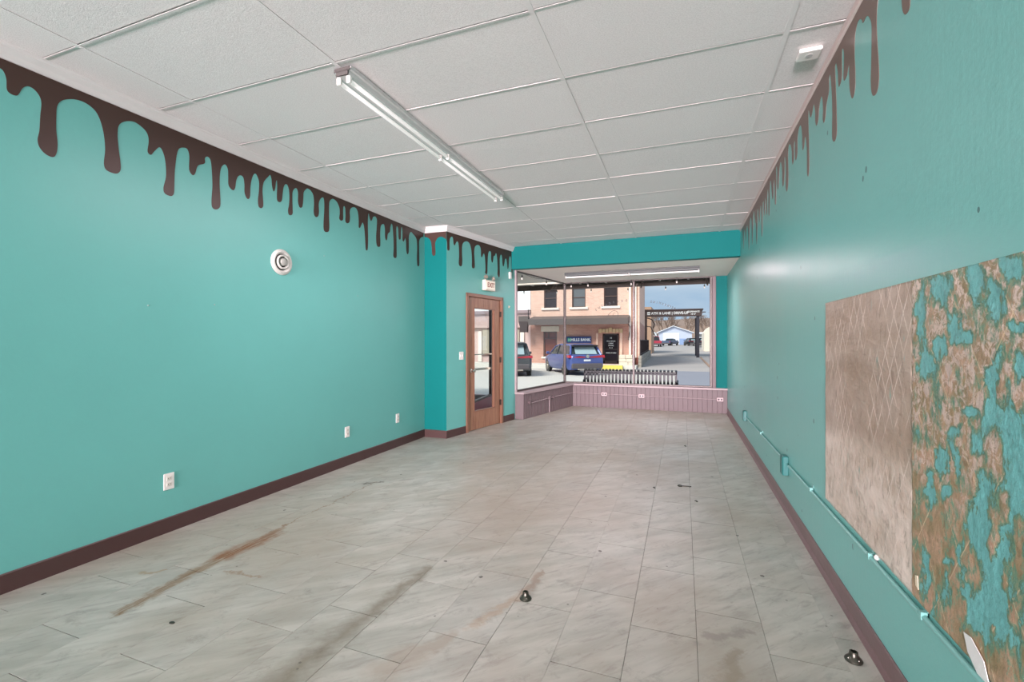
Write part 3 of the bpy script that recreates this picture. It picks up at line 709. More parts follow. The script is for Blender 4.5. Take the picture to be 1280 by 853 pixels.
flash = g.m('MULTIPLY', g.ramp(g.noise(g.map(p, (1, 1.2, 1)), 26, 6, .75, .6), [(.48, 0), (.56, 1)]), zz.outputs[0])
brown = g.mix(g.m('MULTIPLY', flash, .9), brown, 'e6d2c6')
teal = g.mix(g.ramp(g.noise(p, 50, 4), [(.34, .6), (.46, 0)]), '64a9a6', '4a8986')
green = '5f8a70'
col = g.mix(g.ramp(w, [(.10, 0), (.38, 1)]), brown, green)
col = g.mix(g.ramp(w, [(.46, 0), (.58, 1)]), col, teal)
a1 = g.m('FRACT', g.m('MULTIPLY', g.m('ADD', g.m('MULTIPLY', y, 1.55), g.m('MULTIPLY', z, 1.)), 1/.36))
a2 = g.m('FRACT', g.m('MULTIPLY', g.m('ADD', g.m('MULTIPLY', y, -1.55), g.m('MULTIPLY', z, 1.)), 1/.36))
ln = g.m('MAXIMUM', g.m('LESS_THAN', g.m('ABSOLUTE', g.m('SUBTRACT', a1, .5)), .010), g.m('LESS_THAN', g.m('ABSOLUTE', g.m('SUBTRACT', a2, .5)), .010))
ln = g.m('MULTIPLY', g.m('MULTIPLY', ln, g.m('LESS_THAN', w, .4)), g.m('GREATER_THAN', mid, .45))
col = g.mix(g.m('MULTIPLY', ln, .6), col, 'd2bd9c')
g.l(col, g.p.inputs['Base Color'])
g.l(g.m('MULTIPLY', flash, g.m('MULTIPLY', g.m('LESS_THAN', w, .42), .6)), g.p.inputs['Metallic'])
g.l(g.m('SUBTRACT', .52, g.m('MULTIPLY', flash, .22)), g.p.inputs['Roughness'])
b = g.bump(fine, .8, .006); b = g.bump(mid, .5, .012, b); b = g.bump(g.ramp(w, [(.42, 0), (.5, 1)]), .7, .003, b); g.l(b, g.p.inputs['Normal'])
sheet('peeling_panel', .55, 2.046, m_peel, 'peeling patch of brown adhesive and teal paint at the right edge', .0015, 330, 250, .006, wear, 5)
# pale scraps still stuck to the wall
w = at(1228, 829, 0, XR); Mx = MRW@T(w.y, w.z, .010)
o = MB().prism([(-.055, -.03), (-.02, -.045), (.045, .0), (.065, .045), (.03, .05), (-.03, .02)], Mx, .002).build('paper_scrap', mat('pale_paper', 'd7d9d6', .7, bump=.2))
tag(o, 'torn pale paper scrap stuck low on the peeling patch', 'scrap')
w = at(1150, 729, 0, XR); Mx = MRW@T(w.y, w.z, .008)
o = MB().prism([(-.012, -.02), (.008, -.014), (.012, .02), (-.006, .026)], Mx, .002).build('paper_scrap', mat('cream_chip', 'd8ccb2', .7))
tag(o, 'tiny cream chip stuck near the seam of the two wall panels', 'scrap')

# ------------------------------------------------------------------ fluorescent strip fixtures
def strip(name, label, loc, rz, L, m_h, m_t, lit=0, rows_=(-.035, .035), mid=True, h=.055, w=.062, group=None):
    """channel with end sockets and bare tubes; local x along the strip, hanging below z=0"""
    t = thing(name, label, 'light fixture', loc, rz, group)
    a = -L/2; b = L/2
    ch = MB(); prof = [(-w, 0), (w, 0), (w*1.02, -h*.45), (w*.82, -h*.52), (w*.72, -h), (-w*.72, -h), (-w*.82, -h*.52), (-w*1.02, -h*.45)]
    ch.loft([[Vector((x, p[0], p[1])) for p in prof] for x in (a+.004, b-.004)], caps=False)
    ch.loft([[Vector((x, p[0], p[1])) for p in prof] for x in (b-.005, b-.004)])
    inner = [(p[0]*.95, p[1]*.96-.001) for p in prof]
    ch.loft([[Vector((a+.02, p[0], p[1])) for p in prof], [Vector((a+.021, p[0], p[1])) for p in prof]])
    ch.build('channel', m_h, t, fix=False)
    for s in rows_:
        for (u, v) in (((a+.03, -.02), (.02, b-.03)) if mid else ((a+.03, b-.03),)):
            tb = MB().lathe([(.0005, u), (.010, u+.002), (.013, u+.012), (.013, v-.012), (.010, v-.002), (.0005, v)], 14, T(0, s, -h-.022)@RY(PI/2)).build('lamp_tube', m_t, t, smooth=True)
        for x in ((a+.02, 0, b-.02) if mid else (a+.02, b-.02)):
            k = MB().cbox(x-.011, x+.011, s-.014, s+.014, -h-.040, -h+.002, .004).build('socket', m_plastic, t)
    MB().box(a-.001, a+.004, -w*.86, w*.86, -h*.50, -.006).box(a-.001, a+.004, -w*.68, w*.68, -h*.94, -h*.45).build('end_shade_plate', m_void, t)  # dark plate standing in for the shade inside the hollow channel end
    for x in (a+.35, b-.35):
        MB().lathe([(.006, -h-.003), (.004, -h)], 8, T(x, 0, 0)).build('screw', m_chrome, t)
    if lit:
        for s in rows_:
            l = area('lamp_light', (0, s, -h-.037), (0, s, -3), L*.95, .005, lit/len(rows_), LC); l.parent = t
    return t
strip('ceiling_light', 'long white twin-tube strip light on the main ceiling in view', (-1.862, 3.37, ZC-.003), PI/2, 2.44, m_fixt, m_tube, lit=66)
for i, y in enumerate((.55, -2.2, -5.0)):  # unseen strip lights added at and behind the camera to fill the room
    strip('ceiling_light', ('added twin-tube fill light on the unseen ceiling right above the camera', 'added twin-tube fill light behind the camera, middle of the row', 'added twin-tube fill light furthest behind the camera')[i], (-1.285, y-.9, ZC-.003), PI/2, 2.44, m_fixt, m_tubeon, lit=(2, 4, 8)[i])
m_fd = mat('grey_green_enamel', '485150', .5, .1)
strip('bay_light', 'grey strip light with bare tube on the shop window ceiling', (-.868, 8.10, ZB-.002), 0, 2.26, m_fd, m_tube, rows_=(-.012,), mid=True, h=.06, w=.055, lit=62)

t = thing('ceiling_sensor', 'small square white sensor plate on the ceiling near the right wall', 'sensor', (.655, 2.95, ZC))
MB().cbox(-.055, .055, -.05, .05, -.022, -.0005, .005).build('plate', m_plastic, t)
MB().lathe([(.018, -.0235), (.018, -.021)], 16, cap=True).build('lens', mat('grey_lens', 'b9bab8', .4), t)

# ------------------------------------------------------------------ floor flanges, key and debris
m_iron = mat('black_iron', '4a4a42', .34, .75, bump=.2, bscale=80)
def flange(label, x, y, s=1., rx=0):
    mb = MB(); mb.lathe([(.031*s, 0), (.032*s, .004), (.029*s, .010), (.020*s, .018), (.0165*s, .024), (.0150*s, .038), (.0115*s, .040), (.0105*s, .038), (.010*s, .006), (.0005, .005)], 28)
    o = mb.build('pipe_flange', m_iron, None, (x, y, .0005), smooth=True)
    tag(o, label, 'pipe flange')
    for i in range(4):
        a = i*PI/2+.5; MB().lathe([(.003, -.001), (.002, .002), (.0005, .0025)], 8, T(.0245*s*math.cos(a), .0245*s*math.sin(a), .0135)).build('screw', m_chrome, o)
    return o
w = at(657, 749, 2, 0); flange('dark metal pipe flange in the middle of the floor', w.x, w.y)
w = at(1067, 826, 2, 0); flange('dark metal pipe flange near the right wall', w.x, w.y, 1.05)
w0 = at(850, 608, 2, 0); w1 = at(864, 609, 2, 0); k = thing('old_key', 'old dark key lying on the far floor tiles', 'key', (w0.x, w0.y, .001))
v = Vector((w1.x-w0.x, w1.y-w0.y, 0)); a = math.atan2(v.y, v.x); L = v.length
M = RZ(a)
mb = MB(); ring = [(.0+.020*math.cos(i*PI/6), .020*math.sin(i*PI/6), .003) for i in range(13)]
MB().tube([M@Vector(q) for q in ring], .004, 6).build('bow', m_iron, k)
MB().box(.02, L, -.004, .004, 0, .006, M).box(L-.02, L-.008, -.016, 0, 0, .005, M).build('shank', m_iron, k)
deb = [(871, 627, .016, 'bent dark metal clip on the floor beyond the old key'), (818, 610, .014, 'dark metal clip on the floor left of the old key'), (857, 558, .02, 'thin dark hook lying on the far floor')]
for px, py, s, lb in deb:
    w = at(px, py, 2, 0); mb = MB()
    mb.tube([(w.x-s, w.y, .003), (w.x, w.y+s*.6, .003), (w.x+s*.4, w.y-s*.8, .003), (w.x-s*.2, w.y-s*1.5, .003)], .003, 6)
    tag(mb.build('metal_clip', m_iron), lb, 'metal scrap')
w = at(215, 779, 2, 0)
tag(MB().lathe([(.014, 0), (.012, .003), (.004, .005), (.0005, .005)], 9, T(w.x, w.y, .0003)@Matrix.Diagonal((1.25, .7, 1, 1))).build('floor_plug', m_iron, None), 'small black oval plug on the floor tiles by the rust streak', 'plug')

# ------------------------------------------------------------------ shop window bay: kick walls, sill, frames, glass
kw = sempty('wall_kick')
A = Vector((-2.58, 7.52)); B = Vector((-2.157, YK))
SA = Vector((-2.735, 7.52)); SB = Vector((-2.352, YG))
def plan(pts, z0, z1, name, m, parent, **k): return MB().prism(pts, T(0, 0, z0), z1-z0).build(name, m, parent, **k)
plan([(A.x, A.y), (B.x, B.y), (XR, YK), (XR, YG+.15), (SB.x-.06, YG+.15), (SA.x-.12, SA.y)], .0, .438, 'kick_core', m_pink, kw)
# tongue and groove boards, side wall one by one then the front wall
dS = (B-A).normalized(); aS = math.atan2(dS.y, dS.x); LS = (B-A).length
bw = .075; n = int(LS/bw); bw = LS/n
for i in range(n):
    MB().cbox(i*bw+.004, (i+1)*bw-.004, -.010, .002, .0, .436, .003, T(A.x, A.y, 0)@RZ(aS)).build('board', m_pink, kw)
n = int((XR-B.x)/.085); bw = (XR-B.x)/n
proto = None
for i in range(n):
    if proto is None: proto = MB().cbox(.003, bw-.003, -.010, .002, .0, .436, .003).build('board', m_pink, kw, (B.x+i*bw, YK, 0))
    else: inst(proto, 'board', kw, (B.x+i*bw, YK, 0))
MB().cbox(-2.735, -2.575, 7.47, 7.525, 0, .440, .004).build('end_post', m_pink, kw)
# sill
plan([(A.x+.02, A.y-.07), (B.x+.03, B.y-.03), (XR, YK-.03), (XR, YG+.12), (SB.x-.05, YG+.12), (SA.x-.03, SA.y-.07)], .438, .470, 'window_sill', m_pinkt, kw)
# conduit runs and outlets on the kick walls
MK = T(A.x, A.y, 0)@RZ(aS)
c = MB(); c.tube([MK@Vector((.14, -.024, .26)), MK@Vector((LS*.52, -.024, .285)), MK@Vector((LS-.03, -.024, .285)), (B.x+.02, YK-.022, .285), (.70, YK-.022, .26)], .006, 8)
c.tube([MK@Vector((LS*.45, -.024, .285)), MK@Vector((LS*.45, -.024, .01))], .010, 8)
cd = c.build('conduit', m_pinkt, kw)
for s in (.14, LS*.52): MB().lathe([(.028, 0), (.028, .028), (.022, .034)], 14, MK@T(s, -.010, .275)@RX(PI/2)).build('round_box', m_pink, cd)
MB().cbox(LS*.45-.022, LS*.45+.022, -.05, -.010, .24, .32, .004, MK).build('tee_box', m_pink, cd)
for i, (px, lb) in enumerate(((755.5, 'pink-framed double socket on window kick wall nearest the bay corner'), (802, 'double socket in the middle of the window kick wall'), (900, 'double socket on window kick wall beside the right wall'))):
    w = at(px, 498, 1, YK); t = thing('kick_wall_outlet', lb, 'outlet', (w.x, YK-.010, .275-.006*i))
    MB().cbox(-.055, .055, -.024, -.0005, -.035, .035, .004).build('plate', mat('pale_mauve_plate', 'c8b4b6', .4), t)
    for s in (-1, 1): MB().lathe([(.017, 0), (.017, .002)], 14, T(s*.024, -.024, 0)@RX(PI/2)).build('socket', m_black, t)

win = sempty('window_1')
def frame_run(pts, z0, z1, name, r=.025, m=m_alu):
    for a, b in zip(pts[:-1], pts[1:]):
        d = b-a; L = d.length; M = T(a.x, a.y, 0)@RZ(math.atan2(d.y, d.x))
        MB().cbox(-.02, L+.02, -r, r, z0, z1, .004, M).build(name, m, win)
fl = Vector((.502, YG)); 
frame_run([SA, SB, fl], .470, .500, 'bottom_rail')
frame_run([SA, SB, fl], ZB-.022, ZB-.001, 'top_rail', .022)
for q, r in ((SB, .024), (Vector((-.928, YG)), .020), (fl, .020)):
    MB().cbox(q.x-r, q.x+r, q.y-.025, q.y+.025, .500, ZB-.022, .004).build('mullion', m_alu, win)
def pane(a, b, lab):
    d = b-a; M = T(a.x, a.y, 0)@RZ(math.atan2(d.y, d.x))
    MB().box(.0, d.length, -.003, .003, .5, ZB-.022, M).build('glass_pane', m_glass, win, label=lab)
pane(SA, SB, 'angled side pane'); pane(SB, Vector((-.928, YG)), 'middle pane'); pane(Vector((-.928, YG)), fl, 'right pane')
# mauve jambs
MB().cbox(-2.765, -2.705, 7.455, 7.52, .470, ZB-.001, .004).build('jamb', m_pinkt, win)
MB().cbox(.522, .588, YG-.06, YG+.12, .470, ZB-.001, .004).build('jamb', m_pink, win)

# lettering arcs on the outer side of the glass (read from the street)
m_let = mat('dark_grey_window_lettering', '4a4f55', .5)
def arc_text(word, pts, label, size):
    t = thing('window_lettering', label, 'lettering', (0, YG+.006, 0))
    n = len(word)
    for i, chh in enumerate(word):
        f = i/(n-1); k = f*(len(pts)-1); j = min(int(k), len(pts)-2); u = k-j
        x = pts[j][0]+(pts[j+1][0]-pts[j][0])*u; z = pts[j][1]+(pts[j+1][1]-pts[j][1])*u
        ang = math.atan2(pts[j+1][1]-pts[j][1], -(pts[j+1][0]-pts[j][0]))
        text('letter', chh, size, m_let, t, T(x, 0, z)@RZ(PI)@RX(PI/2)@RZ(ang), .0008, .9, bold=.001)
def gp(px, py): w = at(px, py, 1, YG); return (w.x, w.z)
arc_text('REFRESHING', [gp(843, 386), gp(835, 382.5), (gp(825, 379)), gp(814, 377.5)], 'mirrored arc of dark letters on the right window pane', .062)
arc_text('DELICIOUS', [gp(783, 376), gp(772, 377), gp(762, 379.5), gp(753, 382.5), gp(745, 387.5)], 'mirrored arc of letters on middle pane over the brick bank', .062)
sw = thing('window_flourish', 'dark curled line decoration on the middle window pane', 'decoration')
pts = [gp(*q) for q in ((759, 395.5), (763, 391), (767, 388.5), (771, 389.5), (772.5, 392.5), (772, 396))]
MB().tube([(a, YG+.005, b) for a, b in smooth(pts, 3)], .0035, 5).build('curl', m_let, sw)
pts = [gp(*q) for q in ((766.5, 395.5), (766.3, 393), (768, 391.6), (769.5, 392.3))]
MB().tube([(a, YG+.005, b) for a, b in smooth(pts, 3)], .003, 5).build('curl', m_let, sw)

# string lights
m_bulb = mat('frosted_bulb_glass', 'f2efe6', .2, emit='fff4dc', estr=.05)
def string(label, pts, bulbs):
    t = thing('string_light', label, 'string light')
    pts = [Vector(p) for p in pts]; cur = []
    for a, b in zip(pts[:-1], pts[1:]):
        for k in range(6):
            f = k/6; p = a.lerp(b, f); p.z -= .035*math.sin(PI*f); cur.append(p)
    cur.append(pts[-1]); MB().tube(cur, .004, 5).build('cable', m_black, t)
    for b in bulbs:
        b = Vector(b)
        so = MB().tube([(b.x, b.y, b.z+.05), (b.x, b.y, b.z+.015)], .003, 5).lathe([(.008, .018), (.014, .012), (.015, -.022), (.012, -.026)], 10, T(*b)).build('socket', m_black, t)
        MB().lathe([(.010, -.024), (.015, -.040), (.016, -.050), (.011, -.062), (.0005, -.066)], 10, T(*b)).build('bulb', m_bulb, so, smooth=True)
def sidepos(px, off=.06):
    # point on a line parallel to the angled pane, at image column px
    n = Vector(((SB-SA).y, -(SB-SA).x)).normalized(); r = ray(px, 400); r2 = Vector((r.x, r.y)); o = SA+n*off
    d = (SB-SA).normalized(); t = o.dot(n)/r2.dot(n); return r2*t
def zat(p, py): r = Vector((p[0], p[1], 0)); zc_ = -p[0]*s_+p[1]*c_; return CH-(py-CY)*zc_/FPX
L1 = []; b1 = []
for px, py in ((652.5, 345.5), (683, 352.5)): p = sidepos(px); b1.append((p.x, p.y, zat(p, py)))
for px, py in ((714, 355.5), (735, 354.5), (789, 352.5), (846, 350)): w = at(px, py, 1, YG-.10); b1.append(tuple(w))
string('string of small bulbs looped inside along the top of the shop window', [(b[0], b[1], ZB-.03) for b in b1]+[(.46, YG-.1, ZB-.03)], b1)
YO = 10.95
b2 = [tuple(at(px, py, 1, YO)) for px, py in ((655, 364.5), (696, 364), (739, 362.5), (785, 361.5), (832, 359.5), (880.5, 357))]
string('string of small bulbs hanging outside under the street canopy', [(b[0], b[1], 2.74) for b in b2], b2)

# ------------------------------------------------------------------ outside of this shop
m_conc = mat('pale_concrete', 'd9d5cd', .8, bump=.3, bscale=30, vary=.06, vscale=.6)
m_road = mat('pale_concrete_road', 'cfcac2', .8, bump=.3, bscale=20, vary=.05, vscale=.3)
m_asph = mat('grey_asphalt', '8b8c96', .85, bump=.4, bscale=60, vary=.10, vscale=.5)
m_asph2 = mat('worn_grey_asphalt', 'a7a09d', .85, bump=.4, bscale=60, vary=.12, vscale=.4)
ZR = -.35
o = sbox('sidewalk_near', m_conc, (-40, 30, YG+.15, 13.4, -.6, -.15), (-40, P0.x-.2, 5.9, YG+.15, -.6, -.12), (-5, -2.4, 5.8, YG+.15, -.2, -.12))
for i in range(-12, 10): MB().box(i*1.5-.006, i*1.5+.006, 9.7, 13.4, -.151, -.149).build('expansion_joint', m_asph, o)
sbox('road', m_road, (-90, -.30, 13.4, 27.2, ZR-.3, ZR), (4.5, 60, 13.4, 27.2, ZR-.3, ZR))
sbox('driveway', m_asph, (-.30, 4.5, 13.4, 27.2, ZR-.3, ZR+.001))
# alley: flat, then rising towards the far garage
al = MB(); xs = (-2.4, 5.0)
prof = [(27.2, ZR), (28.4, -.24), (45, -.20), (46.5, -.2), (70, .12), (100, .46), (170, 1.0)]
al.add([(x, y, z) for y, z in prof for x in (-60, 60)], [(2*i, 2*i+1, 2*i+3, 2*i+2) for i in range(len(prof)-1)])
al = al.build('alley', m_asph2); al['kind'] = 'structure'
o = sbox('sidewalk_far', m_conc, (-60, -2.55, 27.4, 29.05, ZR, -.12))
ye = mat('yellow_curb_paint', 'e3cf62', .6, bump=.2)
sbox('curb_stone', ye, (-5.0, -3.3, 27.2, 27.42, ZR, -.10), parent=o, label='yellow painted curb stone')
for i, xx in enumerate([-60, -30, -15, -10]): pass
sbox('curb_stone', m_conc, (-60, -5.02, 27.2, 27.42, ZR, -.11), parent=o)
# line painted on the alley edge
MB().box(1.45, 1.60, 29, 46, -.205, -.19).build('edge_strip', mat('tan_edge_strip', 'a3836f', .8), al)

# street canopy over the sidewalk
cp = thing('street_canopy', 'corrugated metal canopy over the sidewalk in front of the shop window', 'canopy')
m_gal = mat('grey_galvanised_deck', 'ddd3c6', .6, .0, vary=.12)
m_bm = mat('dark_canopy_steel', '564c46', .6, .2)
dk = MB(); n = 60
rings = []
vs = []
for i in range(n+1):
    x = -7+10.5*i/n; z = 2.93+(.02 if (i//1) % 2 else 0)
    vs += [(x, YG+.16, z+.0), (x, 11.25, z-.08)]
dk.add(vs, [(2*i, 2*i+2, 2*i+3, 2*i+1) for i in range(n)]); dk.build('deck', m_gal, cp)
MB().box(-7, 3.5, 11.2, 11.3, 2.655, 2.85).build('front_beam', m_bm, cp)
MB().box(-7, 3.5, YG+.16, YG+.22, 2.80, 2.92).build('wall_plate', m_bm, cp)
for i in range(17):
    x = -6.7+i*.62; MB().box(x-.02, x+.02, YG+.16, 11.2, 2.76, 2.86).build('joist', m_gal, cp)
for x in (-2.75, -.8, .45):
    MB().tube([(x, YG+.16, 2.45), (x, 10.6, 2.80)], .018, 6).build('brace', m_bm, cp)
MB().tube([(-2.9, YG+.3, 2.70), (-2.35, 10.9, 2.72)], .012, 6).build('brace', m_bm, cp)
# header mass above the window outside
sbox('wall_facade', mat('cream_facade', 'd8c9bb', .7), (-2.4, XR+.6, YG+.03, YG+.15, ZB, 3.4), (XR, XR+.6, YG+.03, YG+.15, -.2, 2.6))

# bench, seen from behind through the glass
bn = thing('street_bench', 'black slatted metal bench on the sidewalk outside the shop window', 'bench', (-1.12, 10.4, -.15))
m_bl = mat('black_bench_enamel', '242529', .4, .3)
prof = [(.20, .80), (.12, .865), (.03, .85), (0, .78), (-.01, .60), (.03, .45), (.10, .40), (.40, .41), (.48, .38), (.50, .32)]
nS = 26; proto = None; wS = 1.96
for i in range(nS):
    x = -wS/2+wS*i/(nS-1)
    if proto is None:
        mb = MB(); rings = []
        for k, (y, z) in enumerate(prof):
            a = prof[max(k-1, 0)]; b = prof[min(k+1, len(prof)-1)]; d = Vector((0, b[0]-a[0], b[1]-a[1])).normalized(); nn = Vector((0, -d.z, d.y))*.006
            p = Vector((0, y, z)); rings.append([p-nn+Vector((-.024, 0, 0)), p-nn+Vector((.024, 0, 0)), p+nn+Vector((.024, 0, 0)), p+nn+Vector((-.024, 0, 0))])
        mb.loft(rings); proto = mb.build('slat', m_bl, bn, (x, 0, 0), fix=True)
    else: inst(proto, 'slat', bn, (x, 0, 0))
MB().box(-wS/2, wS/2, .004, .03, .765, .83).build('back_rail', m_bl, bn); MB().box(-wS/2, wS/2, .0, .02, .46, .50).build('back_rail', m_bl, bn)
MB().box(-wS/2, wS/2, .38, .40, .36, .40).build('seat_rail', m_bl, bn)
for s in (-1, 1):
    x = s*(wS/2+.03)
    MB().tube([(x, -.02, 0), (x, .0, .42), (x, .0, .60), (x, .12, .635), (x, .44, .62), (x, .47, .40), (x, .48, 0)], .022, 8).build('arm_frame', m_bl, bn)

# ------------------------------------------------------------------ entry recess seen through the door
rec = sempty('wall_recess')
m_pk2 = mat('raspberry_kick_paint', '94606a', .5)
q0 = Vector((-3.60, 6.6)); q1 = Vector((-3.97, 9.40))
plan([(q0.x, q0.y), (q1.x, q1.y), (q1.x-3.2, q1.y), (q1.x-3.2, q1.y+.1), (q1.x-.12, q1.y+.1), (q0.x-.12, q0.y)], -.12, .14, 'kick_core', m_pk2, rec)
d = q1-q0; M = T(q0.x, q0.y, 0)@RZ(math.atan2(d.y, d.x))
MB().box(0, d.length, .05, .056, .14, 2.6, M).build('glass_pane', m_glass, rec)
MB().box(-.03, .03, .02, .08, .14, 2.6, M).box(d.length-.03, d.length+.03, .02, .08, .14, 2.6, M).box(0, d.length, .02, .08, .14, .18, M).box(0, d.length, .02, .08, 2.56, 2.6, M).build('frame', m_alu, rec)
sbox('wall_entry', m_pink, (-8.2, XL-.15, 5.3, 5.42, -.12, 3.0))
o = MB().prism([(-8.5, 5.82), (P0.x-.11, 5.82), (P1.x-.14, P1.y), (SB.x-.08, YG), (-8.5, YG)], T(0, 0, 2.62), .08).build('ceiling_entry', m_cream); o['kind'] = 'structure'
sbox('wall_entry_header', m_cream, (-8.5, -2.45, YG+.1, YG+.2, 2.6, 3.4))

# ------------------------------------------------------------------ bank across the street
YF = 29.0
m_brick, g = newmat('pinkish_tan_brick', .85)
tcn = nd(g.t, 'ShaderNodeTexCoord').outputs['Object']; x, y, z = g.xyz(tcn)
def brickmat(g, c1, c2, mortar):
    bt = nd(g.t, 'ShaderNodeTexBrick'); bt.inputs['Scale'].default_value = 1.
    bt.inputs['Brick Width'].default_value = .22; bt.inputs['Row Height'].default_value = .075; bt.inputs['Mortar Size'].default_value = .006
    bt.inputs['Color1'].default_value = lin(c1); bt.inputs['Color2'].default_value = lin(c2); bt.inputs['Mortar'].default_value = lin(mortar)
    g.l(g.comb(g.m('ADD', x, y), z, 0), bt.inputs[0])
    big = g.noise(tcn, .8, 4); cc = g.mix(g.ramp(big, [(.35, 0), (.7, .25)]), bt.outputs[0], 'f0cdb4')
    g.l(cc, g.p.inputs['Base Color']); g.l(g.bump(bt.outputs[1], -.4, .01), g.p.inputs['Normal'])
brickmat(g, 'e8c2ae', 'e0b29d', 'e6cfc0')
m_brick2, g = newmat('rose_brick_ground_floor', .85)
tcn = nd(g.t, 'ShaderNodeTexCoord').outputs['Object']; x, y, z = g.xyz(tcn); brickmat(g, 'c08e7f', 'b48072', 'c4a092')
m_stone = mat('pale_limestone', 'ded0bd', .8, bump=.4, bscale=12, vary=.12, vscale=4)
m_sill = mat('white_stone_sill', 'f1e6da', .7)
m_dg = mat('dark_reflecting_glass', '3b302e', .12)
m_gg = mat('grey_reflecting_glass', '6f7274', .15)
m_mas = mat('taupe_metal_awning', '635955', .6, .1, vary=.08)
bank = thing('bank_building', 'pinkish brick two-storey bank with metal awning across the street', 'building', (0, YF, 0))
bl, br = -9.50, -2.52
wins = [(-8.58, -7.71, 3.50, 4.78, m_dg), (-6.70, -5.82, 3.50, 4.78, m_gg), (-4.66, -3.80, 3.52, 4.78, m_dg)]
def grid_wall(mb, x0, x1, z0, z1, holes, y0, y1):
    xs = sorted({x0, x1, *[h[0] for h in holes], *[h[1] for h in holes]})
    for a, b in zip(xs[:-1], xs[1:]):
        hs = sorted([h for h in holes if h[0] <= a+1e-6 and h[1] >= b-1e-6], key=lambda h: h[2]); z = z0
        for h in hs:
            if h[2] > z: mb.box(a, b, y0, y1, z, h[2])
            z = h[3]
        if z < z1: mb.box(a, b, y0, y1, z, z1)
mb = MB(); grid_wall(mb, bl, br, 2.55, 8.2, wins, 0, .3); mb.prism([(bl, .3), (br, .3), (-3.08, 12), (bl, 12)], T(0, 0, 2.55), 5.45); mb.build('upper_wall', m_brick, bank)
lo = [(-8.62, -7.70, .30, 1.95, 0), (-4.75, -3.71, -.10, 1.80, 0)]
mb = MB(); grid_wall(mb, bl, br, -.35, 2.55, lo, 0, .3); mb.prism([(bl, .3), (br, .3), (-3.08, 12), (bl, 12)], T(0, 0, -.35), 2.9); mb.build('lower_wall', m_brick2, bank)
for a, b, z0, z1, mm in wins:
    w = MB().box(a, a+.06, .06, .14, z0, z1).box(b-.06, b, .06, .14, z0, z1).box(a, b, .06, .14, z1-.06, z1).box(a, b, .06, .14, z0, z0+.05).box(a, b, .07, .13, (z0+z1)/2-.02, (z0+z1)/2+.02).build('window_frame', mat('brown_sash', '6c5148', .5), bank)
    MB().box(a+.05, b-.05, .11, .12, z0+.04, z1-.04).build('pane', mm, w)
    MB().cbox(a-.16, b+.16, -.08, .10, z0-.14, z0, .01).build('window_sill', m_sill, bank)
a, b, z0, z1, _ = lo[0]
w = MB().box(a, a+.07, .04, .14, z0, z1).box(b-.07, b, .04, .14, z0, z1).box(a, b, .04, .14, z1-.08, z1).box(a, b, .04, .14, z0, z0+.05).box(a, b, .05, .13, 1.45, 1.52).box(-8.32, -8.28, .05, .13, 1.5, z1).build('window_frame', mat('brown_sash', '6c5148', .5), bank)
MB().box(a+.06, b-.06, .11, .12, z0+.04, z1-.06).build('pane', mat('ruddy_glass', '7d4a40', .2), w)
MB().cbox(a-.12, b+.12, -.08, .08, z0-.12, z0, .01).build('window_sill', m_sill, bank)
MB().cbox(a-.15, b+.15, -.06, .04, z1, z1+.35, .01).build('lintel', m_stone, bank)
# entrance: dark glazed door with white notices, scalloped stone hood
dr = MB().box(-4.70, -4.62, .06, .16, -.1, 1.80).box(-3.84, -3.76, .06, .16, -.1, 1.80).box(-4.7, -3.76, .06, .16, 1.70, 1.80).box(-4.7, -3.76, .06, .16, -.1, .08).box(-4.7, -3.76, .07, .15, .78, .83).build('entrance_door', mat('dark_bronze_door', '2b2220', .4, .3), bank)
MB().box(-4.64, -3.82, .10, .11, .0, 1.72).build('pane', mat('near_black_glass', '231d1f', .12), dr)
m_w = mat('white_vinyl_letters', 'e9ecea', .5)
for z, tx, s in ((1.52, 'H', .16), (1.32, 'HILLS BANK', .105), (1.18, 'LOBBY', .10), (1.04, 'HOURS', .10), (.90, '8 - 4', .10), (.58, 'DRIVE-UP OPEN', .09)):
    text('notice_lettering', tx, s, m_w, dr, T(-4.23, .095, z)@RX(PI/2), .004, 1.)
mb = MB()
for i in range(7): mb.cbox(-4.98+i*.215, -4.98+(i+1)*.215-.01, -.14, .05, 1.84+(.05 if i % 2 else 0), 2.10+(.08 if i == 3 else 0), .02)
mb.build('door_hood', mat('tan_carved_stone', 'c9ae88', .8, bump=.5, bscale=10), bank)
for x in (-5.0, -3.66): MB().cbox(x-.14 if x < -4 else x, x if x < -4 else x+.16, -.10, .05, -.2, 1.84, .02).build('door_pilaster', m_brick, bank)
# awnings
aw = MB(); aw.add([(-9.3, -1.15, 2.35), (-3.05, -1.15, 2.35), (-3.05, -1.15, 2.72), (-9.3, -1.15, 2.72), (-9.3, 0, 2.50), (-3.05, 0, 2.50), (-3.05, 0, 2.95), (-9.3, 0, 2.95)],
                  [(0, 1, 2, 3), (3, 2, 6, 7), (0, 4, 5, 1), (0, 3, 7, 4), (1, 5, 6, 2)]); aw.build('awning', m_mas, bank)
MB().tube([(-3.15, -.03, 2.35), (-3.0, -.5, 2.2), (-3.05, -.35, 1.8), (-3.15, -.03, 1.4)], .03, 6).build('scroll_bracket', m_mas, bank)
# right end: pilasters and drain pipes
for x, w_, mm in ((-3.04, .14, m_sill), (-2.85, .09, m_brick), (-2.69, .08, m_sill), (-2.53, .13, m_brick)):
    MB().cbox(x-w_/2, x+w_/2, -.16, .02, .3, 7.8, .02).build('pilaster', mm, bank)
for x in (-2.93, -2.77, -2.61):
    MB().cbox(x-.05, x+.05, -.12, .02, -.2, 2.3, .01).build('rusty_post', mat('red_brown_post', '8a4a40', .6), bank)
MB().cbox(-2.95, -2.38, -.35, .1, 7.7, 8.2, .02).cbox(bl, br, -.2, .1, 8.0, 8.35, .03).build('cornice', m_sill, bank)
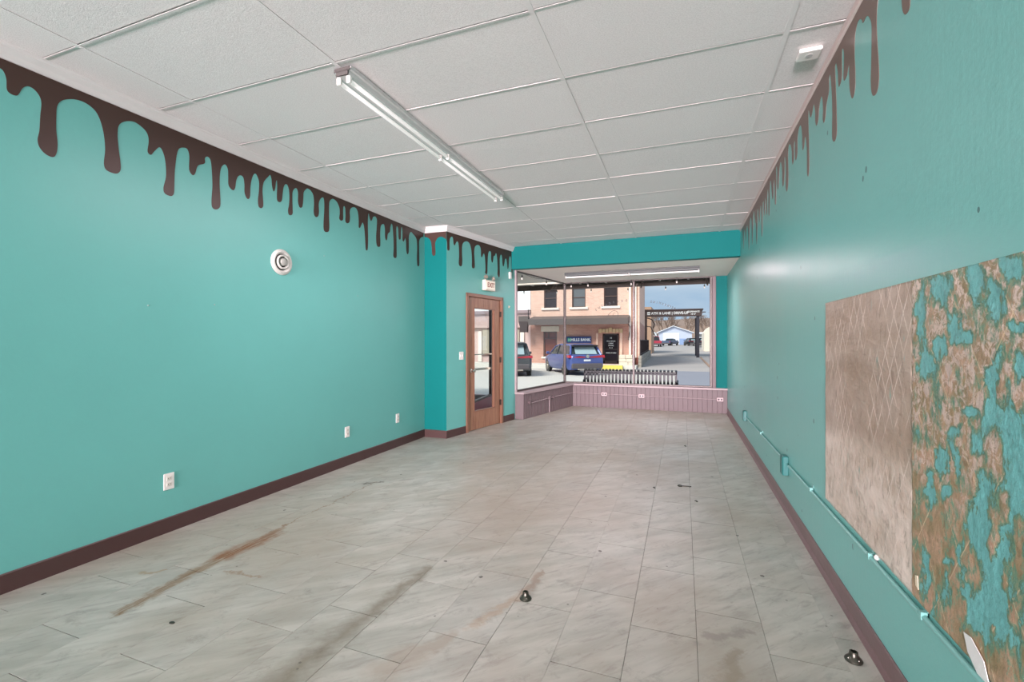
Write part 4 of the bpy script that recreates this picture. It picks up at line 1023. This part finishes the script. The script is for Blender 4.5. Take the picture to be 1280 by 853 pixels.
# rear wing
mb = MB().box(-8.5, -3.28, 53, 58, -.3, 5.1).box(-3.2, -3.24, 52.9, 53, 0, .1); tag(mb.build('rear_building', mat('orange_brick_wing', 'b5937b', .8, vary=.1)), 'low orange brick building behind the drive-up canopy beam', 'building')
# bank sign
sg = thing('bank_sign', 'navy blue HILLS BANK sign on the brick wall behind the blue car', 'sign', (-6.24, YF-.08, 1.41))
MB().cbox(-.80, .80, -.03, .07, -.21, .21, .01).build('panel', mat('navy_sign_face', '2b3c73', .4), sg)
text('lettering', 'HILLS BANK', .25, m_w, sg, T(.12, -.034, 0)@RX(PI/2), .004, .95, bold=.006)
mb = MB().cbox(-.72, -.50, -.036, -.029, -.12, .12, .01); mb.build('emblem', mat('green_emblem', '3c9a7c', .4), sg)
MB().box(-.67, -.65, -.04, -.035, -.08, .08).box(-.58, -.56, -.04, -.035, -.08, .08).box(-.65, -.58, -.04, -.035, -.01, .015).build('emblem_mark', mat('pale_green_mark', 'bfe3d2', .4), sg)
# planter at the corner, stone by stone, and the long retaining wall with railing
def stonewall(name, label, a, b, z0, z1, nrow, length, depth, m):
    """wall of separate blocks from a to b"""
    a = Vector(a); b = Vector(b); d = b-a; L = d.length; t = thing(name, label, 'wall', (a.x, a.y, 0), math.atan2(d.y, d.x)); h = (z1-z0)/nrow
    for r in range(nrow):
        s = -random.uniform(0, length) if r % 2 else 0
        while s < L:
            l = length*random.uniform(.7, 1.3); e = min(s+l, L); s0 = max(s, 0)
            if e-s0 > .05: MB().cbox(s0+.006, e-.006, random.uniform(0, .03), depth, z0+r*h+.005, z0+(r+1)*h-.005, .015).build('stone', m, t)
            s += l
    return t
stonewall('stone_planter', 'square limestone planter at the corner of the bank', (-3.60, 27.95), (-2.80, 27.95), -.35, .50, 4, .45, .8, m_stone)
rw = stonewall('retaining_wall', 'low grey stone retaining wall receding along the alley', (-2.30, 28.3), (-2.86, 46), -.35, .45, 4, .6, .2, mat('grey_field_stone', 'a39b91', .85, bump=.5, bscale=10, vary=.2, vscale=2))
rl = thing('alley_railing', 'dark iron railing on top of the stone retaining wall', 'railing', (-2.41, 28.6, .45), math.atan2(17.7, -.56))
m_ir = mat('dark_iron_railing', '3f3537', .6, .4)
MB().box(0, 13.8, -.02, .02, .92, .96).box(0, 13.8, -.015, .015, .08, .11).build('rail', m_ir, rl)
proto = None
for i in range(47):
    if proto is None: proto = MB().box(-.012, .012, -.012, .012, 0, .92).build('baluster', m_ir, rl, (0, 0, 0))
    else: inst(proto, 'baluster', rl, (i*.3, 0, 0))

# drive-up canopy with sign band
dc = thing('drive_up_canopy', 'dark drive-up canopy beam with white lettering over the alley', 'canopy', (0, 45, 0))
m_db = mat('dark_brown_fascia', '4b3d3a', .5, .2)
MB().cbox(-3.40, 1.62, 0, .4, 3.60, 4.25, .03).box(-3.5, 1.75, -.06, 5, 4.18, 4.28).build('sign_beam', m_db, dc)
for y in (.2, 4.6): MB().cbox(1.15, 1.42, y-.12, y+.12, -.22, 3.62, .02).build('post', mat('near_black_post', '34323a', .5, .2), dc)
MB().cbox(-3.38, -3.18, .05, .25, -.3, 3.6, .02).build('post', m_db, dc)
text('lettering', 'ATM & LANE | DRIVE-UP', .33, m_w, dc, T(-1.15, -.012, 3.90)@RX(PI/2), .01, .93, bold=.008)
text('lettering', 'CLEARANCE', .20, m_w, dc, T(.90, -.012, 4.01)@RX(PI/2), .01, .95, bold=.004)
text('lettering', '10\'-0"', .20, m_w, dc, T(.90, -.012, 3.78)@RX(PI/2), .01, .95, bold=.004)
MB().cbox(-3.15, -2.88, -.02, .01, 3.76, 4.04, .01).build('emblem', m_w, dc)
MB().box(-3.10, -3.07, -.025, -.019, 3.81, 3.99).box(-2.96, -2.93, -.025, -.019, 3.81, 3.99).box(-3.07, -2.96, -.025, -.019, 3.88, 3.92).build('emblem_mark', m_db, dc)
MB().tube([(-3.2, .1, 3.5), (-2.75, .1, 3.35), (-2.5, .1, 2.9), (-2.62, .1, 2.5)], .06, 6).build('bracket', m_db, dc)
MB().tube([(-3.2, .1, 2.7), (-2.85, .1, 2.65), (-2.5, .1, 1.9), (-2.3, .1, 1.6), (-2.25, .1, 1.95)], .05, 6).build('bracket', m_db, dc)
MB().tube([(1.6, -.05, 3.95), (1.95, -.05, 3.95)], .05, 6).build('lamp_arm', m_db, dc)

# garage with pale gable, side shed, far buildings
ga = thing('garage', 'pale gabled metal garage with wide white door at the alley end', 'garage', (0, 100, .48))
m_sid = mat('pale_blue_metal_siding', 'c3cbdd', .6, vary=.05, stretch=(6, 6, .2)); m_gw = mat('white_garage_door', 'f0f3fa', .5)
gp_ = [(-4.7, 0), (1.75, 0), (1.75, 2.5), (-1.85, 3.75), (-4.7, 2.55)]
M = Matrix(((1, 0, 0, 0), (0, 0, 1, 0), (0, 1, 0, 0), (0, 0, 0, 1)))
MB().prism(gp_, M, 9).build('wall', m_sid, ga, fix=True)
dg = MB()
for i in range(5): dg.cbox(-3.85, -.70, -.07, .01, .02+i*.48, .02+(i+1)*.48-.02, .02)
dg.build('garage_door', m_gw, ga)
MB().box(-.62, 1.6, -.03, .01, .02, 1.25).build('blue_wainscot', mat('blue_siding', '8fa6d0', .6), ga)
for s, (xa, za, xb, zb) in enumerate(((-5.1, 2.42, -1.85, 3.80), (-1.85, 3.80, 2.15, 2.38))):
    MB().add([(xa, -.4, za), (xb, -.4, zb), (xb, -.4, zb+.14), (xa, -.4, za+.14), (xa, 9.3, za), (xb, 9.3, zb), (xb, 9.3, zb+.14), (xa, 9.3, za+.14)], [(0, 1, 2, 3), (7, 6, 5, 4), (0, 3, 7, 4), (1, 5, 6, 2), (3, 2, 6, 7), (0, 4, 5, 1)]).build('roof', mat('white_metal_roof', 'e9ecf2', .5), ga)
sh = thing('white_shed', 'low white domed shed left of the pale garage', 'shed', (-7.2, 103, .5))
rings = [[Vector((x+2.3*math.cos(a), y, 3.1*math.sin(a)**.8 if math.sin(a) > 0 else 0)) for a in [PI*i/12 for i in range(13)]] for x, y in ((0, 0), (0, 8))]
MB().loft(rings).build('shell', mat('white_fabric_shell', 'ecebea', .6), sh, fix=True); MB().box(-.8, .8, -.05, 0, 0, 2).build('door', m_gw, sh)
rb = thing('white_outbuilding', 'white rounded-roof outbuilding at the right end of the alley', 'building', (3.9, 62, -.1))
MB().prism([(-1.4, 0), (3, 0), (3, 3.5), (0, 3.5), (-.9, 3.1), (-1.4, 2.4)], M, 8).build('wall', mat('cream_stucco', 'e6dccb', .7), rb, fix=True); MB().box(.2, 1.2, -.04, 0, .0, 2.1).build('door', m_gw, rb)
nb = thing('neighbour_building', 'pinkish shopfront with white upper wall left of the bank', 'building', (0, YF, 0))
m_np = mat('pale_pink_siding', 'd3b5af', .7, vary=.05)
MB().box(-16.5, -9.52, .05, 6, -.3, 3.40).build('lower_wall', m_np, nb); MB().box(-16.5, -9.52, 0, 6, 3.40, 5.6).build('upper_wall', mat('bright_white_panel', 'f6f8f8', .6), nb)
MB().box(-16.5, -9.52, -.1, 0, 3.2, 3.4).build('cornice', mat('mauve_grey_band', 'a58f90', .6), nb)
for x in (-13.2, -11.6, -10.1): MB().cbox(x-.14, x+.14, -.05, .06, -.1, 2.0, .01).build('column', m_sill, nb)
for x0, x1 in ((-13, -11.8), (-11.4, -10.3)):
    w = MB().box(x0-.06, x1+.06, -.02, .06, .3, 2.2).build('window_frame', mat('brown_sash', '6c5148', .5), nb); MB().box(x0, x1, -.03, -.02, .4, 2.1).build('pane', mat('beige_glass', 'b5aa98', .2), w)
MB().box(-16.5, -9.9, -.06, .05, 2.12, 2.24).build('band', mat('brown_sash', '6c5148', .5), nb)
ln_ = thing('hanging_lantern', 'dark boxy hanging sign lantern at the left corner of the bank', 'lantern', (-9.72, YF-.75, 2.25))
MB().box(-.34, .34, -.15, .15, .35, .70).build('cap', m_mas, ln_); MB().prism([(-.34, .35), (.34, .35), (.26, 0), (.26, -.35), (-.22, -.35), (-.22, 0)], M@T(0, 0, -.15), .3).build('body', m_db, ln_, fix=True)
MB().tube([(.3, .5, 1.1), (.3, 0, 1.1), (.3, 0, .65)], .03, 6).build('arm', m_db, ln_)

# ------------------------------------------------------------------ cars
def car(name, label, loc, rz, paint_, kind='suv', L=4.45, Wd=1.86, H=1.62, mark=True):
    t = thing(name, label, 'car', loc, rz)
    yq = -L/2
    hw = Wd/2
    # stations along the length: y, z bottom, z shoulder, z top of lower body, half width
    if kind == 'suv':
        st = [(-L/2, .42, .80, .95, .80), (-L/2+.06, .30, .80, 1.00, .86), (-L/2+.30, .26, .82, 1.03, .92), (-L/2+1.0, .24, .84, 1.02, .93), (0, .22, .84, 1.00, .93), (L/2-1.25, .24, .82, .98, .93), (L/2-.9, .26, .80, .96, .92), (L/2-.25, .30, .72, .84, .87), (L/2-.03, .36, .62, .72, .78)]
        gh = [(-L/2+.16, .70, 1.02), (-L/2+.50, .64, H-.06), (-L/2+.95, .63, H-.01), (.25, .62, H-.02), (.72, .62, H-.09), (L/2-.98, .70, .98)]
    else:
        st = [(-L/2, .50, .75, .98, .84), (-L/2+.1, .42, .8, 1.02, .90), (-L/2+1.7, .36, .82, 1.02, .92), (0, .34, .84, 1.04, .93), (L/2-1.4, .34, .84, 1.06, .92), (L/2-.2, .40, .78, .98, .90), (L/2, .46, .7, .88, .84)]
        gh = [(-.45, .72, 1.02), (-.35, .66, H-.04), (.1, .64, H), (.75, .63, H-.06), (L/2-1.45, .70, 1.04)]
    rings = []
    for y, zb, zs, zt, w in st:
        w = w*hw/.93; rings.append([Vector(q) for q in ((-w*.90, y, zb), (w*.90, y, zb), (w*.99, y, zb+.12), (w, y, zs), (w*.93, y, zt-.02), (w*.80, y, zt+.02), (-w*.80, y, zt+.02), (-w*.93, y, zt-.02), (-w, y, zs), (-w*.99, y, zb+.12))])
    MB().loft(rings).build('body', paint_, t, smooth=True, fix=True)
    gm = mat('car_glass', '30383c', .08); gr_ = []
    for y, w, z in gh:
        w = w*hw/.93; zz = z if z > 1.2 else 1.02; wb = .80*hw/.93
        gr_.append([Vector((-wb, y, .98)), Vector((wb, y, .98)), Vector((w, y, zz)), Vector((-w, y, zz))])
    # windows block
    rr = []
    for y, w, z in gh:
        w = w*hw/.93
        rr.append([Vector((-.80*hw/.93, y, .99)), Vector((.80*hw/.93, y, .99)), Vector((w*1.02, y, max(z-.07, 1.0))), Vector((-w*1.02, y, max(z-.07, 1.0)))])
    MB().loft(rr).build('windows', gm, t, fix=True)
    roof = [(y, w, z) for y, w, z in gh if z > 1.2]; rg = []
    for y, w, z in roof:
        w = w*hw/.93; rg.append([Vector(q) for q in ((-w*1.04, y, z-.09), (w*1.04, y, z-.09), (w*1.0, y, z-.03), (w*.8, y, z), (-w*.8, y, z), (-w*1.0, y, z-.03))])
    MB().loft(rg).build('roof', paint_, t, smooth=True, fix=True)
    for s in (-1, 1):       # pillars
        for (a, b) in ((gh[0], gh[1]), (gh[-1], gh[-2])):
            pa = Vector((s*.80*hw/.93, a[0], 1.0)); pb = Vector((s*b[1]*1.03*hw/.93, b[0], b[2]-.06)); MB().tube([pa, pb], .055 if kind == 'suv' and a[0] < 0 else .035, 6).build('pillar', paint_, t)
        if kind == 'suv': MB().tube([(s*.82*hw/.93, 0, 1.0), (s*.65*hw/.93, 0, H-.07)], .03, 6).build('pillar', m_black, t)
        MB().cbox(s*(hw+.09)-.09, s*(hw+.09)+.09, L/2-1.30, L/2-1.18, .98, 1.12, .03).build('mirror', paint_, t)
    for s in (-1, 1):
        for y in (-L/2+.82, L/2-.86):
            cl_ = MB().lathe([(.40, -.02), (.40, .04)], 20, T(s*(hw-.055), y, .36)@RY(PI/2*s)).build('wheel_arch', m_black, t)
            wh = MB().lathe([(.20, -.20), (.30, -.20), (.335, -.17), (.335, -.03), (.30, .0), (.22, .012)], 22, T(s*(hw-.02), y, .335)@RY(PI/2*s)).build('wheel', mat('tyre_rubber', '1d1c1d', .8), t, smooth=True)
            rm = MB(); M2 = T(s*(hw-.02), y, .335)@RY(PI/2*s)
            rm.lathe([(.21, .013), (.225, .020), (.20, .022)], 20, M2, cap=False)
            for k in range(5): rm.box(.02, .21, -.028, .028, .010, .024, M2@RZ(k*2*PI/5))
            rm.lathe([(.05, .01), (.045, .03)], 10, M2); rm.build('rim', m_chrome, wh)
    yb = -L/2
    MB().cbox(-hw*.86, hw*.86, yb-.05, yb+.12, .34, .60, .04).build('rear_bumper', mat('dark_bumper', '5b5558', .6), t)
    if kind == 'suv':
        for s in (-1, 1):
            MB().add([(s*.12, yb-.05, .88), (s*hw*1.01, yb+.02, .87), (s*hw*1.02, yb+.10, 1.00), (s*hw*.62, yb-.03, .98), (s*.12, yb-.05, .92), (s*.12, yb+.20, .88), (s*hw*.98, yb+.42, .87), (s*hw*.98, yb+.42, 1.00), (s*hw*.62, yb+.2, .98), (s*.12, yb+.2, .92)],
                     [(0, 1, 2, 3, 4), (9, 8, 7, 6, 5), (0, 5, 6, 1), (1, 6, 7, 2), (2, 7, 8, 3), (3, 8, 9, 4), (4, 9, 5, 0)]).build('tail_light', mat('red_tail_lens', 'b42a3a', .25), t, fix=True)
        MB().add([(-.56, yb+.10, 1.05), (.56, yb+.10, 1.05), (.52, yb+.42, H-.17), (-.52, yb+.42, H-.17), (-.56, yb+.12, 1.05), (.56, yb+.12, 1.05), (.52, yb+.44, H-.17), (-.52, yb+.44, H-.17)], [(0, 1, 2, 3), (7, 6, 5, 4), (0, 4, 5, 1), (1, 5, 6, 2), (2, 6, 7, 3), (3, 7, 4, 0)]).build('rear_window', mat('sky_lit_car_glass', '9fb3b8', .1), t)
        MB().cbox(-.66, .66, yb+.22, yb+.62, H-.17, H-.07, .02).build('spoiler', m_black, t)
        MB().box(-.30, .02, yb+.20, yb+.23, 1.12, 1.15, None).build('wiper', m_black, t)
        MB().cbox(-.17, .17, yb-.035, yb+.03, .70, .79, .01).build('license_plate', mat('plate_white', 'e3e7ea', .5), t)
        if mark: MB().lathe([(.085, 0), (.085, .012)], 18, T(0, yb-.055, .945)@RX(PI/2)).build('emblem', m_chrome, t)
        MB().cbox(-.5, .5, yb-.055, yb+.05, .28, .36, .02).build('skid_plate', m_chrome, t)
    else:
        for s in (-1, 1): MB().cbox(s*.80-.06, s*.80+.06, yb-.02, yb+.04, .70, .95, .01).build('tail_light', mat('red_tail_lens', 'b42a3a', .25), t)
    return t
m_blue = mat('metallic_blue_paint', '5a69a6', .28, .35); m_cg = mat('charcoal_car_paint', '55585c', .3, .4)
m_red = mat('red_truck_paint', 'b23a4c', .35); m_nv = mat('dusky_blue_paint', '5a6680', .35, .3)
def place_car(px, zc_, hd, zg, L):
    d = ray(px, CY); p = Vector((d.x, d.y))*zc_; f = Vector((-math.sin(hd), math.cos(hd)))
    c = p+f*L/2; return (c.x, c.y, zg)
car('suv_car', 'blue SUV parked nose-in before the bank, red tail lamps showing', place_car(734, 22.3, R(33), ZR, 4.45), R(33), m_blue, H=1.57)
car('suv_car', 'charcoal SUV half hidden at the left edge of the shop window', place_car(641, 21.6, R(22), ZR, 4.5), R(22), m_cg, H=1.66)
car('pickup_truck', 'small red pickup truck parked far down the alley', place_car(820, 78, R(8), .28, 5.2), R(8), m_red, 'truck', 5.2, 1.9, 1.85)
car('pickup_truck', 'dusky blue vehicle right beside the red pickup in the alley', place_car(832, 87, R(-20), .30, 4.6), R(-20), m_nv, 'truck', 4.6, 1.8, 1.45)
car('parked_car', 'black car behind the drive-up post, beside the pale garage', place_car(868, 84, R(14), .32, 4.4), R(14), mat('black_car_paint', '26282d', .3, .2), H=1.5)
car('parked_car', 'dark car right of the drive-up post near the white outbuilding', place_car(880.5, 75, R(5), .33, 4.4), R(5), mat('dark_grey_car_paint', '33343b', .3, .2), H=1.5)
vn = thing('white_van', 'white box van behind the two dark cars', 'van', (3.6, 95, .42))
MB().cbox(-1, 1, 0, 4, .5, 2.5, .1).build('body', m_gw, vn); MB().box(-.7, .7, -.02, .01, 1.6, 2.2).build('rear_window', m_gg, vn)
for s in (-1, 1): MB().lathe([(.36, -.1), (.36, .1)], 14, T(s*.9, .8, .36)@RY(PI/2)).build('wheel', m_black, vn)

# ------------------------------------------------------------------ wooded rise with bare trees
hill = MB(); N = 40
vs = []
for i in range(N+1):
    x = -60+140*i/N
    for y, h in ((128, 0), (135, 4.5), (150, 7.2), (175, 7.8)): vs.append((x, y, h+.6+1.0*mnoise.noise(Vector((x*.09, y*.05, 2)))*(h > 0)))
hill.add(vs, [(4*i+k, 4*(i+1)+k, 4*(i+1)+k+1, 4*i+k+1) for i in range(N) for k in range(3)])
h_ = hill.build('hillside', mat('brown_winter_brush', '8d786c', .95, bump=.6, bscale=1.5, vary=.25, vscale=.8)); h_['kind'] = 'structure'
m_bark = mat('pale_brown_bark', '8b7567', .9)
def tree_mesh(seed):
    rnd_ = random.Random(seed); mb = MB()
    def grow(p, d, l, r, dep):
        q = p+d*l; mb.tube([p, p.lerp(q, .5)+Vector((rnd_.uniform(-.05, .05), rnd_.uniform(-.05, .05), 0))*l, q], r, 4 if dep > 2 else 3, r*.62)
        if dep == 0: return
        for _ in range(3 if dep > 1 else 4):
            a = Vector((rnd_.uniform(-1, 1), rnd_.uniform(-1, 1), rnd_.uniform(-.1, .9))).normalized()
            grow(p.lerp(q, rnd_.uniform(.55, 1)), (d*.75+a*.65).normalized(), l*rnd_.uniform(.6, .8), r*.58, dep-1)
    grow(Vector((0, 0, 0)), Vector((0, 0, 1)), 3.2, .22, 5)
    return mb
protos = []
tp = [(-16, 118), (-11.5, 122), (-8, 117), (-4.8, 122), (-1.6, 117), (1.6, 122), (4.8, 117), (8, 122), (11.2, 117), (14.4, 122), (-14, 134), (-9, 134), (-4, 134), (1, 134), (6, 134), (12, 135)]
where = ['far left of', 'left of', 'just left of', 'behind the left eave of', 'behind the gable of', 'behind the ridge of', 'behind the right eave of', 'right of', 'further right of', 'well right of']
for i, (x, y) in enumerate(tp):
    if i < 4: o = tree_mesh(40+i).build('bare_tree', m_bark); protos.append(o)
    else: o = bpy.data.objects.new('bare_tree', protos[i % 4].data); COL.objects.link(o)
    o.location = (x, y, .6 if y < 128 else 2.2); o.rotation_euler = (0, 0, random.uniform(0, 6)); s = random.uniform(.75, 1.1); o.scale = (s, s, s)
    tag(o, 'leafless brown tree in the thicket beyond the pale garage', 'tree', 'bare trees beyond the garage')
